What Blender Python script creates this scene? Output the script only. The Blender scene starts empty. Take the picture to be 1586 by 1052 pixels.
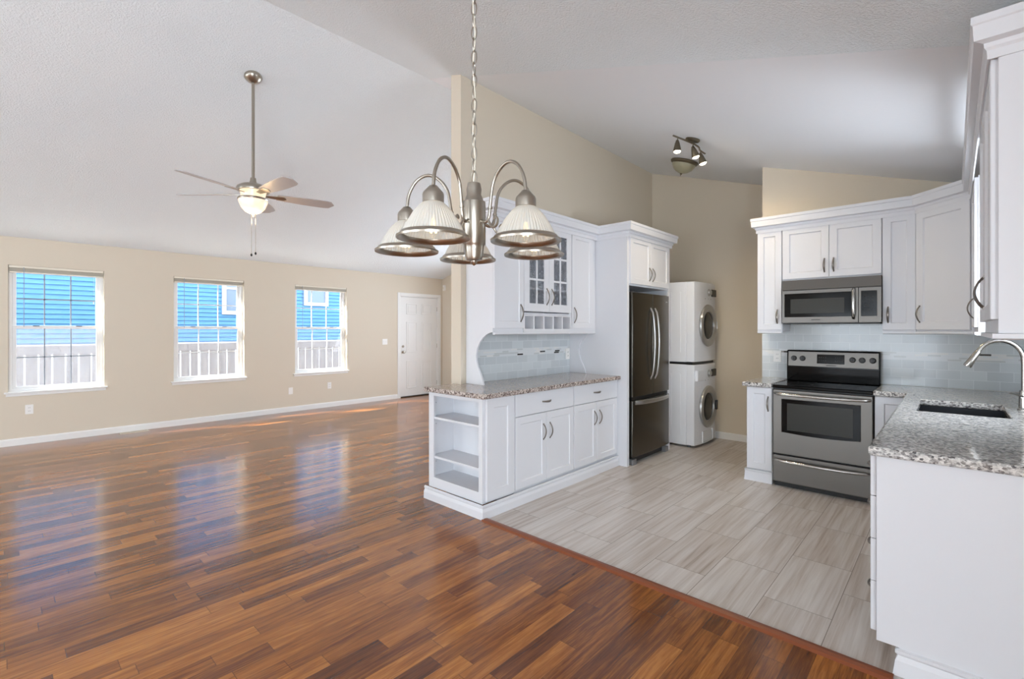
import bpy, bmesh, math, random
from mathutils import Vector, Matrix
random.seed(7)
sc = bpy.context.scene
COL = sc.collection
PI = math.pi

# ------------------------------------------------------------ camera
YAW = 0.7468                     # angle between the view direction and the +X axis
EYE = 1.42
cam_data = bpy.data.cameras.new('camera')
cam_data.sensor_width = 36.0
cam_data.lens = 739.0 / 1586.0 * 36.0
cam_data.shift_y = -(526.0 - 511.1) / 1586.0
cam_data.clip_start = 0.02
cam = bpy.data.objects.new('camera', cam_data)
COL.objects.link(cam)
cam.location = (0, 0, EYE)
cam.rotation_euler = (PI / 2, 0, YAW - PI / 2)
sc.camera = cam

# ------------------------------------------------------------ world, daylight, exposure
world = bpy.data.worlds.new('world')
sc.world = world
world.use_nodes = True
wn = world.node_tree.nodes['Background']
wn.inputs[0].default_value = (0.80, 0.90, 1.0, 1)
wn.inputs[1].default_value = 6.6

sun_d = bpy.data.lights.new('sun', 'SUN')
sun_d.energy = 34.0
sun_d.color = (1.0, 0.93, 0.80)
sun_d.angle = 0.009
sun = bpy.data.objects.new('sun', sun_d)
COL.objects.link(sun)
sun.rotation_euler = Vector((1.25, -0.50, -1.0)).to_track_quat('-Z', 'Y').to_euler()


def area(name, loc, aim, sx, sy, power, color):
    d = bpy.data.lights.new(name, 'AREA')
    d.shape = 'RECTANGLE'
    d.size, d.size_y = sx, sy
    d.energy = power
    d.color = color
    o = bpy.data.objects.new(name, d)
    COL.objects.link(o)
    o.location = loc
    o.rotation_euler = Vector(aim).to_track_quat('-Z', 'Y').to_euler()
    return o


# added fill lamp at an unseen patio opening behind the camera
area('patio_fill', (-2.05, -1.90, 1.04), (-0.22, 1, 0.16), 2.3, 1.95, 205, (0.81, 0.91, 1.0))
# unseen windows: end wall one added to brighten the far ceiling, sink one inferred
area('end_wall_fill', (7.05, 5.60, 1.50), (-1, 0.25, 0.45), 2.8, 1.5, 44, (0.90, 0.93, 1.0))
area('sink_window_daylight', (3.77, -0.62, 1.66), (0, 1, 0.30), 0.80, 1.0, 21, (0.92, 0.96, 1.0))
area('gable_fill', (-5.75, 1.55, 1.35), (1, 0, 0.25), 2.5, 1.9, 10, (0.86, 0.93, 1.0))  # added fill lamp at an unseen gable opening
area('living_fill', (-5.75, 6.00, 1.35), (1, -0.7, 0.45), 3.2, 1.9, 48, (0.88, 0.94, 1.0))  # second unseen fill, added to lift the dining ceiling

sc.view_settings.view_transform = 'Standard'
sc.view_settings.look = 'None'
sc.view_settings.exposure = 0.13
sc.view_settings.gamma = 1.0
sc.view_settings.use_curve_mapping = False
sc.cycles.max_bounces = 10
sc.cycles.diffuse_bounces = 6
sc.cycles.transparent_max_bounces = 16
sc.cycles.sample_clamp_indirect = 6.0
sc.cycles.use_denoising = True


# ------------------------------------------------------------ materials
def srgb(r, g, b):
    def f(c):
        c /= 255.0
        return c / 12.92 if c <= 0.04045 else ((c + 0.055) / 1.055) ** 2.4
    return (f(r), f(g), f(b), 1.0)


class NT:
    """small helper round a material node tree"""
    def __init__(self, name):
        self.m = bpy.data.materials.new(name)
        self.m.use_nodes = True
        self.t = self.m.node_tree
        self.b = self.t.nodes['Principled BSDF']

    def n(self, kind, **kw):
        nd = self.t.nodes.new(kind)
        for k, v in kw.items():
            setattr(nd, k, v)
        return nd

    def l(self, a, b):
        self.t.links.new(a, b)

    def val(self, sock, v):
        if hasattr(v, 'node'):
            self.l(v, sock)
        else:
            sock.default_value = v

    def math(self, op, a, b=0.0, c=0.0):
        nd = self.n('ShaderNodeMath', operation=op)
        self.val(nd.inputs[0], a)
        self.val(nd.inputs[1], b)
        self.val(nd.inputs[2], c)
        return nd.outputs[0]

    def coords(self):
        return self.n('ShaderNodeTexCoord').outputs['Object']

    def xyz(self, v=None):
        s = self.n('ShaderNodeSeparateXYZ')
        self.l(v or self.coords(), s.inputs[0])
        return s.outputs

    def vec(self, x, y, z=0.0):
        c = self.n('ShaderNodeCombineXYZ')
        self.val(c.inputs[0], x)
        self.val(c.inputs[1], y)
        self.val(c.inputs[2], z)
        return c.outputs[0]

    def noise(self, vec, scale, detail=3.0, rough=0.5, dist=0.0):
        nd = self.n('ShaderNodeTexNoise')
        self.l(vec, nd.inputs['Vector'])
        nd.inputs['Scale'].default_value = scale
        nd.inputs['Detail'].default_value = detail
        nd.inputs['Roughness'].default_value = rough
        nd.inputs['Distortion'].default_value = dist
        return nd.outputs['Fac']

    def ramp(self, fac, stops, interp='LINEAR'):
        r = self.n('ShaderNodeValToRGB')
        r.color_ramp.interpolation = interp
        while len(r.color_ramp.elements) < len(stops):
            r.color_ramp.elements.new(0.5)
        for e, (p, c) in zip(r.color_ramp.elements, stops):
            e.position = p
            e.color = c
        self.l(fac, r.inputs[0])
        return r.outputs[0]

    def mix(self, fac, a, b, mode='MIX'):
        nd = self.n('ShaderNodeMix', data_type='RGBA', blend_type=mode)
        self.val(nd.inputs[0], fac)
        self.val(nd.inputs[6], a)
        self.val(nd.inputs[7], b)
        return nd.outputs[2]

    def bump(self, h, strength, dist=0.01):
        b = self.n('ShaderNodeBump')
        b.inputs['Strength'].default_value = strength
        b.inputs['Distance'].default_value = dist
        self.l(h, b.inputs['Height'])
        self.l(b.outputs[0], self.b.inputs['Normal'])

    def set(self, **kw):
        for k, v in kw.items():
            self.val(self.b.inputs[k.replace('_', ' ')], v)
        return self


def simple(name, col, rough=0.5, metal=0.0, bump=None, spec=None):
    n = NT(name)
    n.set(Base_Color=col, Roughness=rough, Metallic=metal)
    if spec is not None:
        n.b.inputs['Specular IOR Level'].default_value = spec
    if bump:
        n.bump(n.noise(n.coords(), bump[0], 4.0, 0.6), bump[1], bump[2])
    else:      # a faint unevenness so that nothing is perfectly flat
        f = n.noise(n.coords(), 35.0, 2.0)
        n.l(n.math('MULTIPLY_ADD', f, 0.10, rough - 0.05), n.b.inputs['Roughness'])
    return n.m


def emit(name, col, strength, base=(0.9, 0.9, 0.88, 1)):
    n = NT(name)
    n.set(Base_Color=base, Roughness=0.3)
    n.b.inputs['Emission Color'].default_value = col
    n.b.inputs['Emission Strength'].default_value = strength
    return n.m


M = {}
M['wall'] = simple('beige_wall_paint', srgb(213, 202, 184), 0.75, 0, (90.0, 0.10, 0.004))
M['white'] = simple('white_cabinet_paint', srgb(218, 219, 223), 0.38)
M['trim'] = simple('white_trim_paint', srgb(232, 231, 228), 0.45)
M['vinyl'] = simple('white_vinyl', srgb(232, 233, 233), 0.4)
M['muntin'] = simple('backlit_muntin', srgb(150, 158, 168), 0.5)  # white bars' backlit darkness put into the colour; tilt wands share it
M['blind'] = simple('cream_blind', srgb(226, 219, 203), 0.5)
M['plate'] = simple('white_plastic', srgb(236, 234, 230), 0.4)
M['black'] = simple('black_plastic', srgb(18, 18, 19), 0.4)
M['black_glass'] = simple('black_glass', srgb(9, 9, 10), 0.12, spec=0.18)
M['oven_glass'] = simple('dark_oven_glass', srgb(62, 62, 59), 0.2, spec=0.15)
M['knob_slot'] = simple('dark_slot', srgb(60, 58, 56), 0.5)
M['appliance'] = simple('white_enamel', srgb(232, 234, 238), 0.25)
M['silver'] = simple('silver_plastic', srgb(168, 168, 166), 0.3, 0.6)
M['drum_glass'] = simple('dark_round_glass', srgb(40, 41, 41), 0.12, spec=0.3)
M['grey'] = simple('grey_paint', srgb(120, 120, 122), 0.45, 0.3)
M['grout_mark'] = simple('pale_marking', srgb(150, 150, 150), 0.5)
M['dirt'] = simple('dry_ground', srgb(196, 192, 186), 0.9, 0, (12.0, 0.6, 0.05))
M['fence'] = None


def brushed(name, col, rough, axis_scale, metal=1.0):
    n = NT(name)
    x, y, z = n.xyz()
    v = n.vec(n.math('MULTIPLY', x, axis_scale[0]), n.math('MULTIPLY', y, axis_scale[1]), n.math('MULTIPLY', z, axis_scale[2]))
    f = n.noise(v, 1.0, 3.0, 0.6)
    n.set(Base_Color=col, Metallic=metal)
    n.l(n.math('MULTIPLY_ADD', f, 0.05, rough - 0.025), n.b.inputs['Roughness'])
    return n.m


M['nickel'] = brushed('brushed_nickel', srgb(172, 165, 154), 0.30, (40, 40, 300))
M['handle'] = brushed('nickel_pull', srgb(138, 132, 126), 0.30, (60, 60, 60))
M['chrome'] = brushed('polished_steel', srgb(176, 173, 168), 0.2, (60, 60, 60))
M['stainless'] = brushed('brushed_stainless', srgb(112, 109, 105), 0.36, (4, 4, 420))
M['dark_steel'] = brushed('dark_stainless', srgb(104, 101, 95), 0.24, (420, 420, 3))
M['steel_handle'] = brushed('steel_bar', srgb(190, 188, 186), 0.3, (60, 60, 60))
M['sink_steel'] = brushed('sink_steel', srgb(46, 48, 52), 0.4, (60, 60, 60), 0.4)
M['pewter'] = brushed('pewter', srgb(124, 116, 100), 0.4, (50, 50, 50))


def textured_ceiling(name, col, scale, strength):
    n = NT(name)
    c = n.coords()
    f = n.noise(c, scale, 4.0, 0.62)
    g = n.noise(c, scale * 3.1, 2.0, 0.5)
    h = n.math('ADD', n.math('SMOOTHSTEP' if False else 'MULTIPLY', n.ramp(f, [(0.38, (0, 0, 0, 1)), (0.62, (1, 1, 1, 1))]), 1.0), n.math('MULTIPLY', g, 0.35))
    n.set(Base_Color=col, Roughness=0.9)
    n.b.inputs['Specular IOR Level'].default_value = 0.1
    n.bump(h, strength, 0.012)
    return n.m


M['popcorn'] = textured_ceiling('popcorn_ceiling', srgb(240, 246, 249), 78.0, 0.52)
M['ceil_smooth'] = textured_ceiling('smooth_ceiling', srgb(236, 238, 241), 30.0, 0.04)


def wood_floor():
    n = NT('plank_laminate')
    x, y, z = n.xyz()
    W, L = 0.088, 0.70
    ry = n.math('DIVIDE', y, W)
    row = n.math('FLOOR', ry)
    wn1 = n.n('ShaderNodeTexWhiteNoise', noise_dimensions='1D')
    n.l(row, wn1.inputs['W'])
    rx = n.math('ADD', n.math('DIVIDE', x, L), n.math('MULTIPLY', wn1.outputs['Value'], 7.31))
    idx = n.math('FLOOR', rx)
    wn2 = n.n('ShaderNodeTexWhiteNoise', noise_dimensions='2D')
    n.l(n.vec(row, idx), wn2.inputs['Vector'])
    tone = wn2.outputs['Value']
    # grain: stretched along the plank, shifted plank by plank
    sh = n.math('MULTIPLY', tone, 37.0)
    gv = n.vec(n.math('MULTIPLY_ADD', x, 2.2, sh), n.math('MULTIPLY', y, 34.0), sh)
    g1 = n.noise(gv, 1.0, 6.0, 0.62, 1.1)
    gv2 = n.vec(n.math('MULTIPLY_ADD', x, 9.0, sh), n.math('MULTIPLY', y, 150.0), sh)
    g2 = n.noise(gv2, 1.0, 3.0, 0.6, 0.3)
    mix1 = n.math('ADD', n.math('MULTIPLY', tone, 0.32), n.math('MULTIPLY', g1, 0.68))
    mix1 = n.math('ADD', mix1, n.math('MULTIPLY_ADD', g2, 0.34, -0.24))
    col = n.ramp(mix1, [(0.12, srgb(60, 29, 11)), (0.34, srgb(112, 62, 26)), (0.52, srgb(154, 94, 40)),
                        (0.70, srgb(190, 124, 56)), (0.92, srgb(226, 170, 96))])
    fy = n.math('FRACT', ry)
    fx = n.math('FRACT', rx)
    ey = n.math('MINIMUM', fy, n.math('SUBTRACT', 1.0, fy))
    ex = n.math('MINIMUM', fx, n.math('SUBTRACT', 1.0, fx))
    seam = n.math('MAXIMUM', n.math('LESS_THAN', ey, 0.012), n.math('LESS_THAN', ex, 0.0022))
    col = n.mix(n.math('MULTIPLY', seam, 0.55), col, srgb(38, 20, 12))
    n.l(col, n.b.inputs['Base Color'])
    n.l(n.math('MULTIPLY_ADD', g1, 0.10, 0.20), n.b.inputs['Roughness'])
    wob = n.noise(n.vec(n.math('MULTIPLY', x, 0.6), n.math('MULTIPLY', y, 9.0)), 1.0, 2.0)
    n.bump(n.math('ADD', n.math('MULTIPLY', g2, 0.08), n.math('MULTIPLY', wob, 0.35)), 0.05, 0.004)
    n.b.inputs['Specular IOR Level'].default_value = 0.22
    n.b.inputs['Coat Weight'].default_value = 0.55
    n.b.inputs['Coat IOR'].default_value = 1.5
    n.b.inputs['Coat Roughness'].default_value = 0.13
    return n.m


def tile_floor():
    n = NT('stone_look_tile')
    x, y, z = n.xyz()
    W, L = 0.308, 0.63
    ry = n.math('DIVIDE', n.math('SUBTRACT', y, 0.437), W)
    row = n.math('FLOOR', ry)
    half = n.math('MULTIPLY', n.math('MODULO', n.math('ADD', row, 20.0), 2.0), 0.5)
    rx = n.math('ADD', n.math('DIVIDE', n.math('SUBTRACT', x, 2.779), L), half)
    idx = n.math('FLOOR', rx)
    wn2 = n.n('ShaderNodeTexWhiteNoise', noise_dimensions='2D')
    n.l(n.vec(row, idx), wn2.inputs['Vector'])
    sh = n.math('MULTIPLY', wn2.outputs['Value'], 41.0)
    veins = n.noise(n.vec(n.math('MULTIPLY_ADD', x, 0.9, sh), n.math('MULTIPLY', y, 26.0), sh), 1.0, 4.0, 0.6, 0.6)
    fine = n.noise(n.vec(n.math('MULTIPLY_ADD', x, 3.0, sh), n.math('MULTIPLY', y, 90.0), sh), 1.0, 3.0, 0.6)
    f = n.math('ADD', n.math('MULTIPLY', veins, 0.75), n.math('MULTIPLY', fine, 0.25))
    f = n.math('ADD', f, n.math('MULTIPLY_ADD', wn2.outputs['Value'], 0.10, -0.05))
    col = n.ramp(f, [(0.30, srgb(156, 142, 130)), (0.42, srgb(184, 174, 166)), (0.55, srgb(200, 194, 189)), (0.72, srgb(214, 210, 206))])
    fy = n.math('FRACT', ry)
    fx = n.math('FRACT', rx)
    ey = n.math('MULTIPLY', n.math('MINIMUM', fy, n.math('SUBTRACT', 1.0, fy)), W)
    ex = n.math('MULTIPLY', n.math('MINIMUM', fx, n.math('SUBTRACT', 1.0, fx)), L)
    seam = n.math('LESS_THAN', n.math('MINIMUM', ex, ey), 0.0016)
    col = n.mix(seam, col, srgb(120, 110, 100))
    n.l(col, n.b.inputs['Base Color'])
    n.l(n.math('MULTIPLY_ADD', fine, 0.1, 0.30), n.b.inputs['Roughness'])
    n.bump(n.math('SUBTRACT', 1.0, seam), 0.15, 0.002)
    return n.m


def granite(name, stops, chips, s=1.0, stretch=(1, 1, 1)):
    n = NT(name)
    x, y, z = n.xyz()
    v = n.vec(n.math('MULTIPLY', x, stretch[0]), n.math('MULTIPLY', y, stretch[1]), n.math('MULTIPLY', z, stretch[2]))
    a = n.noise(v, 55.0 * s, 5.0, 0.75, 0.8)
    vo = n.n('ShaderNodeTexVoronoi', feature='F1')
    n.l(v, vo.inputs['Vector'])
    vo.inputs['Scale'].default_value = 110.0 * s
    sep = n.n('ShaderNodeSeparateColor')
    n.l(vo.outputs['Color'], sep.inputs[0])
    f = n.math('ADD', n.math('MULTIPLY', a, 0.75), n.math('MULTIPLY', sep.outputs[0], 0.30))
    col = n.ramp(f, stops)
    dark = n.noise(v, 95.0 * s, 3.0, 0.6)
    dk = n.ramp(dark, [(0.30, (1, 1, 1, 1)), (0.40, (0, 0, 0, 1))])
    col = n.mix(n.math('MULTIPLY', dk, 0.85), col, chips)
    n.l(col, n.b.inputs['Base Color'])
    n.set(Roughness=0.10)
    return n.m


M['floor_wood'] = wood_floor()
M['floor_tile'] = tile_floor()
M['granite_brown'] = granite('brown_grey_granite', [(0.34, srgb(62, 52, 48)), (0.44, srgb(120, 104, 98)), (0.54, srgb(172, 160, 154)),
                                                  (0.66, srgb(206, 194, 184)), (0.80, srgb(226, 218, 210))], srgb(34, 30, 32), 1.0)
M['granite_white'] = granite('white_grey_granite', [(0.34, srgb(70, 68, 70)), (0.44, srgb(138, 134, 132)), (0.54, srgb(186, 184, 181)),
                                                  (0.66, srgb(216, 214, 210)), (0.80, srgb(236, 234, 231))], srgb(44, 40, 42), 1.15, (1.0, 0.7, 1.0))


def subway(name, axis, z0, flip=1.0):
    """3x6 glass tile with a mosaic band; axis says which coordinate runs along the wall"""
    n = NT(name)
    c = n.xyz()
    u = c[0] if axis == 'x' else c[1]
    z = n.math('SUBTRACT', c[2], z0)
    H, L = 0.0755, 0.152
    b0, b1 = H * 3, H * 3 + 0.068
    inb = n.math('MULTIPLY', n.math('GREATER_THAN', z, b0), n.math('LESS_THAN', z, b1))
    above = n.math('GREATER_THAN', z, b1)
    zz = n.math('SUBTRACT', z, n.math('MULTIPLY', above, 0.068))
    rz = n.math('DIVIDE', zz, H)
    row = n.math('FLOOR', rz)
    ru = n.math('ADD', n.math('DIVIDE', n.math('ADD', u, 10.0), L), n.math('MULTIPLY', n.math('MODULO', n.math('ADD', row, 20.0), 2.0), 0.5))
    idx = n.math('FLOOR', ru)
    fz, fu = n.math('FRACT', rz), n.math('FRACT', ru)
    ez = n.math('MULTIPLY', n.math('MINIMUM', fz, n.math('SUBTRACT', 1.0, fz)), H)
    eu = n.math('MULTIPLY', n.math('MINIMUM', fu, n.math('SUBTRACT', 1.0, fu)), L)
    seam = n.math('LESS_THAN', n.math('MINIMUM', ez, eu), 0.0016)
    wn2 = n.n('ShaderNodeTexWhiteNoise', noise_dimensions='2D')
    n.l(n.vec(row, idx), wn2.inputs['Vector'])
    tile = n.ramp(wn2.outputs['Value'], [(0.0, srgb(194, 200, 203)), (1.0, srgb(207, 213, 215))])
    tile = n.mix(seam, tile, srgb(222, 226, 228))
    # mosaic band of thin strips
    h2 = 0.017
    r2 = n.math('DIVIDE', n.math('SUBTRACT', z, b0), h2)
    row2 = n.math('FLOOR', r2)
    w1 = n.n('ShaderNodeTexWhiteNoise', noise_dimensions='1D')
    n.l(row2, w1.inputs['W'])
    u2 = n.math('ADD', n.math('DIVIDE', n.math('ADD', u, 10.0), 0.085), n.math('MULTIPLY', w1.outputs['Value'], 5.0))
    i2 = n.math('FLOOR', u2)
    w2 = n.n('ShaderNodeTexWhiteNoise', noise_dimensions='2D')
    n.l(n.vec(row2, i2), w2.inputs['Vector'])
    strip = n.ramp(w2.outputs['Value'], [(0.0, srgb(214, 218, 220)), (0.45, srgb(196, 200, 200)), (0.75, srgb(222, 222, 220)),
                                         (0.93, srgb(140, 140, 136)), (0.96, srgb(52, 50, 48))], 'CONSTANT')
    f2 = n.math('FRACT', r2)
    s2 = n.math('LESS_THAN', n.math('MINIMUM', f2, n.math('SUBTRACT', 1.0, f2)), 0.06)
    strip = n.mix(s2, strip, srgb(222, 224, 224))
    n.l(n.mix(inb, tile, strip), n.b.inputs['Base Color'])
    n.set(Roughness=0.12)
    n.bump(n.math('SUBTRACT', 1.0, seam), 0.12, 0.002)
    return n.m


M['subway_x'] = subway('glass_subway_tile_long_wall', 'x', 0.94)
M['subway_y'] = subway('glass_subway_tile_range_wall', 'y', 0.93)


def glass(name, col, rough=0.0, mix=0.88):
    """thin pane: mostly see-through with a clear reflection"""
    n = NT(name)
    t = n.n('ShaderNodeBsdfTransparent')
    t.inputs[0].default_value = col
    g = n.n('ShaderNodeBsdfGlossy')
    g.inputs['Roughness'].default_value = rough
    ge = n.n('ShaderNodeNewGeometry')
    dt = n.n('ShaderNodeVectorMath', operation='DOT_PRODUCT')
    n.l(ge.outputs['Normal'], dt.inputs[0])
    n.l(ge.outputs['Incoming'], dt.inputs[1])
    c = n.math('SUBTRACT', 1.0, n.math('ABSOLUTE', dt.outputs['Value']))
    fres = n.math('MULTIPLY_ADD', n.math('POWER', c, 5.0), 0.96, 0.04)
    mx = n.n('ShaderNodeMixShader')
    n.l(n.math('MULTIPLY', fres, mix), mx.inputs[0])
    n.l(t.outputs[0], mx.inputs[1])
    n.l(g.outputs[0], mx.inputs[2])
    n.l(mx.outputs[0], n.t.nodes['Material Output'].inputs[0])
    return n.m


M['pane'] = glass('window_glass', (0.97, 0.98, 1.0, 1))
M['bulb_glass'] = glass('clear_bulb_glass', (0.99, 0.99, 0.98, 1), 0.0, 0.35)


def screen_mat(name, dens, tint=(0.22, 0.23, 0.26, 1)):
    n = NT(name)
    t = n.n('ShaderNodeBsdfTransparent')
    d = n.n('ShaderNodeBsdfTranslucent')
    d.inputs[0].default_value = tint
    f = n.noise(n.coords(), 14.0, 5.0, 0.7)
    mx = n.n('ShaderNodeMixShader')
    n.l(n.ramp(f, [(0.35, (dens * 0.5,) * 3 + (1,)), (0.65, (dens,) * 3 + (1,))]), mx.inputs[0])
    n.l(t.outputs[0], mx.inputs[1])
    n.l(d.outputs[0], mx.inputs[2])
    n.l(mx.outputs[0], n.t.nodes['Material Output'].inputs[0])
    return n.m


M['screen'] = screen_mat('insect_screen', 0.28)
M['cab_glass'] = screen_mat('rippled_cabinet_glass', 0.40, (0.85, 0.87, 0.90, 1))
M['screen_light'] = screen_mat('fine_insect_screen', 0.08)


def shade_glass():
    n = NT('ribbed_shade_glass')
    t = n.n('ShaderNodeBsdfTransparent')
    t.inputs[0].default_value = (0.97, 0.97, 0.96, 1)
    p = n.b
    p.inputs['Base Color'].default_value = srgb(236, 237, 234)
    p.inputs['Roughness'].default_value = 0.18
    tl = n.n('ShaderNodeBsdfTranslucent')
    tl.inputs[0].default_value = srgb(242, 242, 238)
    m1 = n.n('ShaderNodeMixShader')
    m1.inputs[0].default_value = 0.45
    n.l(p.outputs[0], m1.inputs[1])
    n.l(tl.outputs[0], m1.inputs[2])
    m2 = n.n('ShaderNodeMixShader')
    m2.inputs[0].default_value = 0.30
    n.l(m1.outputs[0], m2.inputs[1])
    n.l(t.outputs[0], m2.inputs[2])
    n.l(m2.outputs[0], n.t.nodes['Material Output'].inputs[0])
    return n.m


M['shade'] = shade_glass()
M['frost'] = simple('frosted_bowl_glass', srgb(158, 153, 128), 0.3)
M['fan_bowl'] = emit('lit_amber_glass', (1.0, 0.66, 0.40, 1), 0.55, srgb(240, 226, 210))
M['filament'] = emit('amber_filament', (1.0, 0.62, 0.16, 1), 6.0)
M['spot_bulb'] = emit('lit_spot_bulb', (1.0, 0.84, 0.58, 1), 30.0)
M['blade'] = simple('pale_maple_blade', srgb(176, 172, 172), 0.35)


def siding_mat():
    n = NT('blue_lap_siding')
    x, y, z = n.xyz()
    f = n.noise(n.vec(n.math('MULTIPLY', x, 3.0), y, n.math('MULTIPLY', z, 30.0)), 1.0, 3.0)
    n.l(n.ramp(f, [(0.3, srgb(56, 110, 150)), (0.7, srgb(70, 122, 162))]), n.b.inputs['Base Color'])
    n.set(Roughness=0.6)
    return n.m


def fence_mat():
    n = NT('weathered_grey_wood')
    x, y, z = n.xyz()
    f = n.noise(n.vec(n.math('MULTIPLY', x, 26.0), y, n.math('MULTIPLY', z, 1.6)), 1.0, 5.0, 0.6, 0.5)
    n.l(n.ramp(f, [(0.3, srgb(88, 86, 90)), (0.7, srgb(116, 113, 114))]), n.b.inputs['Base Color'])
    n.set(Roughness=0.85)
    return n.m


M['siding'] = siding_mat()
M['fence'] = fence_mat()
M['strip'] = simple('reddish_wood_strip', srgb(128, 66, 34), 0.35, 0, (30.0, 0.1, 0.003))


# ------------------------------------------------------------ mesh building
class MB:
    def __init__(self):
        self.bm = bmesh.new()

    def box(self, x0, y0, z0, x1, y1, z1):
        x0, x1 = min(x0, x1), max(x0, x1)
        y0, y1 = min(y0, y1), max(y0, y1)
        z0, z1 = min(z0, z1), max(z0, z1)
        v = [self.bm.verts.new(p) for p in ((x0, y0, z0), (x1, y0, z0), (x1, y1, z0), (x0, y1, z0),
                                            (x0, y0, z1), (x1, y0, z1), (x1, y1, z1), (x0, y1, z1))]
        for f in ((0, 3, 2, 1), (4, 5, 6, 7), (0, 1, 5, 4), (1, 2, 6, 5), (2, 3, 7, 6), (3, 0, 4, 7)):
            self.bm.faces.new([v[i] for i in f])
        return self

    def prism(self, pts, a, b, axis='z'):
        """2-D outline extruded along axis; outline coordinates are the other two axes in order"""
        def P(p, w):
            return {'x': (w, p[0], p[1]), 'y': (p[0], w, p[1]), 'z': (p[0], p[1], w)}[axis]
        lo = [self.bm.verts.new(P(p, a)) for p in pts]
        hi = [self.bm.verts.new(P(p, b)) for p in pts]
        n = len(pts)
        self.bm.faces.new(lo[::-1])
        self.bm.faces.new(hi)
        for i in range(n):
            j = (i + 1) % n
            self.bm.faces.new([lo[i], lo[j], hi[j], hi[i]])
        return self

    def cells(self, us, vs, keep, a, b, axis='z'):
        """slab made of grid cells (so it can have holes), thickness a..b along axis"""
        def P(u, v, w):
            return {'x': (w, u, v), 'y': (u, w, v), 'z': (u, v, w)}[axis]
        V = {}

        def vt(i, j, w):
            k = (i, j, w)
            if k not in V:
                V[k] = self.bm.verts.new(P(us[i], vs[j], w))
            return V[k]
        nu, nv = len(us) - 1, len(vs) - 1
        K = {(i, j) for i in range(nu) for j in range(nv) if keep((us[i] + us[i + 1]) / 2, (vs[j] + vs[j + 1]) / 2)}
        for (i, j) in K:
            self.bm.faces.new([vt(i, j, a), vt(i, j + 1, a), vt(i + 1, j + 1, a), vt(i + 1, j, a)])
            self.bm.faces.new([vt(i, j, b), vt(i + 1, j, b), vt(i + 1, j + 1, b), vt(i, j + 1, b)])
            for di, dj, e in ((-1, 0, ((i, j + 1), (i, j))), (1, 0, ((i + 1, j), (i + 1, j + 1))),
                              (0, -1, ((i, j), (i + 1, j))), (0, 1, ((i + 1, j + 1), (i, j + 1)))):
                if (i + di, j + dj) not in K:
                    p, q = e
                    self.bm.faces.new([vt(*p, a), vt(*q, a), vt(*q, b), vt(*p, b)])
        return self

    def tube(self, path, r, seg=10, closed=False, flat=None):
        """swept tube; r a number or list; flat=(wide, thin, wide_axis) for band-like sections"""
        P = [Vector(p) for p in path]
        n = len(P)
        rings = []
        up = None
        for i in range(n):
            if closed:
                t = (P[(i + 1) % n] - P[i - 1]).normalized()
            else:
                t = (P[min(i + 1, n - 1)] - P[max(i - 1, 0)]).normalized()
            if flat:
                s = Vector(flat)
                s = (s - t * s.dot(t)).normalized()
            elif up is None:
                s = t.orthogonal().normalized()
            else:
                s = (up - t * up.dot(t)).normalized()
            up = s
            o = t.cross(s).normalized()
            rr = r[i] if isinstance(r, list) else r
            ra, rb = rr if isinstance(rr, tuple) else (rr, rr)
            rings.append([self.bm.verts.new(P[i] + s * math.cos(2 * PI * k / seg) * ra + o * math.sin(2 * PI * k / seg) * rb) for k in range(seg)])
        m = n if closed else n - 1
        for i in range(m):
            A, B = rings[i], rings[(i + 1) % n]
            for k in range(seg):
                j = (k + 1) % seg
                self.bm.faces.new([A[k], A[j], B[j], B[k]])
        if not closed:
            self.bm.faces.new(rings[0][::-1])
            self.bm.faces.new(rings[-1])
        return self

    def lathe(self, prof, c=(0, 0, 0), axis=(0, 0, 1), seg=32, ribs=0.0):
        """profile of (radius, height) turned round axis"""
        ax = Vector(axis).normalized()
        s = ax.orthogonal().normalized()
        o = ax.cross(s)
        c = Vector(c)
        rings = []
        for r, h in prof:
            if r < 1e-6:
                rings.append([self.bm.verts.new(c + ax * h)])
            else:
                rings.append([self.bm.verts.new(c + ax * h + (s * math.cos(2 * PI * k / seg) + o * math.sin(2 * PI * k / seg)) * (r * (1 + (ribs if k % 2 else -ribs))))
                              for k in range(seg)])
        for A, B in zip(rings, rings[1:]):
            for k in range(seg):
                j = (k + 1) % seg
                if len(A) == 1 and len(B) == 1:
                    continue
                if len(A) == 1:
                    self.bm.faces.new([A[0], B[j], B[k]])
                elif len(B) == 1:
                    self.bm.faces.new([A[k], A[j], B[0]])
                else:
                    self.bm.faces.new([A[k], A[j], B[j], B[k]])
        return self

    def sweep(self, path, prof):
        """moulding: profile of (outward, z) run along an XY polyline with mitred corners; outward is to the right of travel"""
        P = [Vector((p[0], p[1])) for p in path]
        rows = []
        for i in range(len(P)):
            ns = []
            if i > 0:
                d = (P[i] - P[i - 1]).normalized()
                ns.append(Vector((d.y, -d.x)))
            if i < len(P) - 1:
                d = (P[i + 1] - P[i]).normalized()
                ns.append(Vector((d.y, -d.x)))
            m = sum(ns, Vector((0, 0))).normalized()
            k = 1.0 / m.dot(ns[0])
            rows.append([self.bm.verts.new((P[i].x + m.x * o * k, P[i].y + m.y * o * k, z)) for o, z in prof])
        n = len(prof)
        for A, B in zip(rows, rows[1:]):
            for k in range(n):
                j = (k + 1) % n
                self.bm.faces.new([A[k], B[k], B[j], A[j]])
        self.bm.faces.new(rows[0])
        self.bm.faces.new(rows[-1][::-1])
        return self

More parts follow.
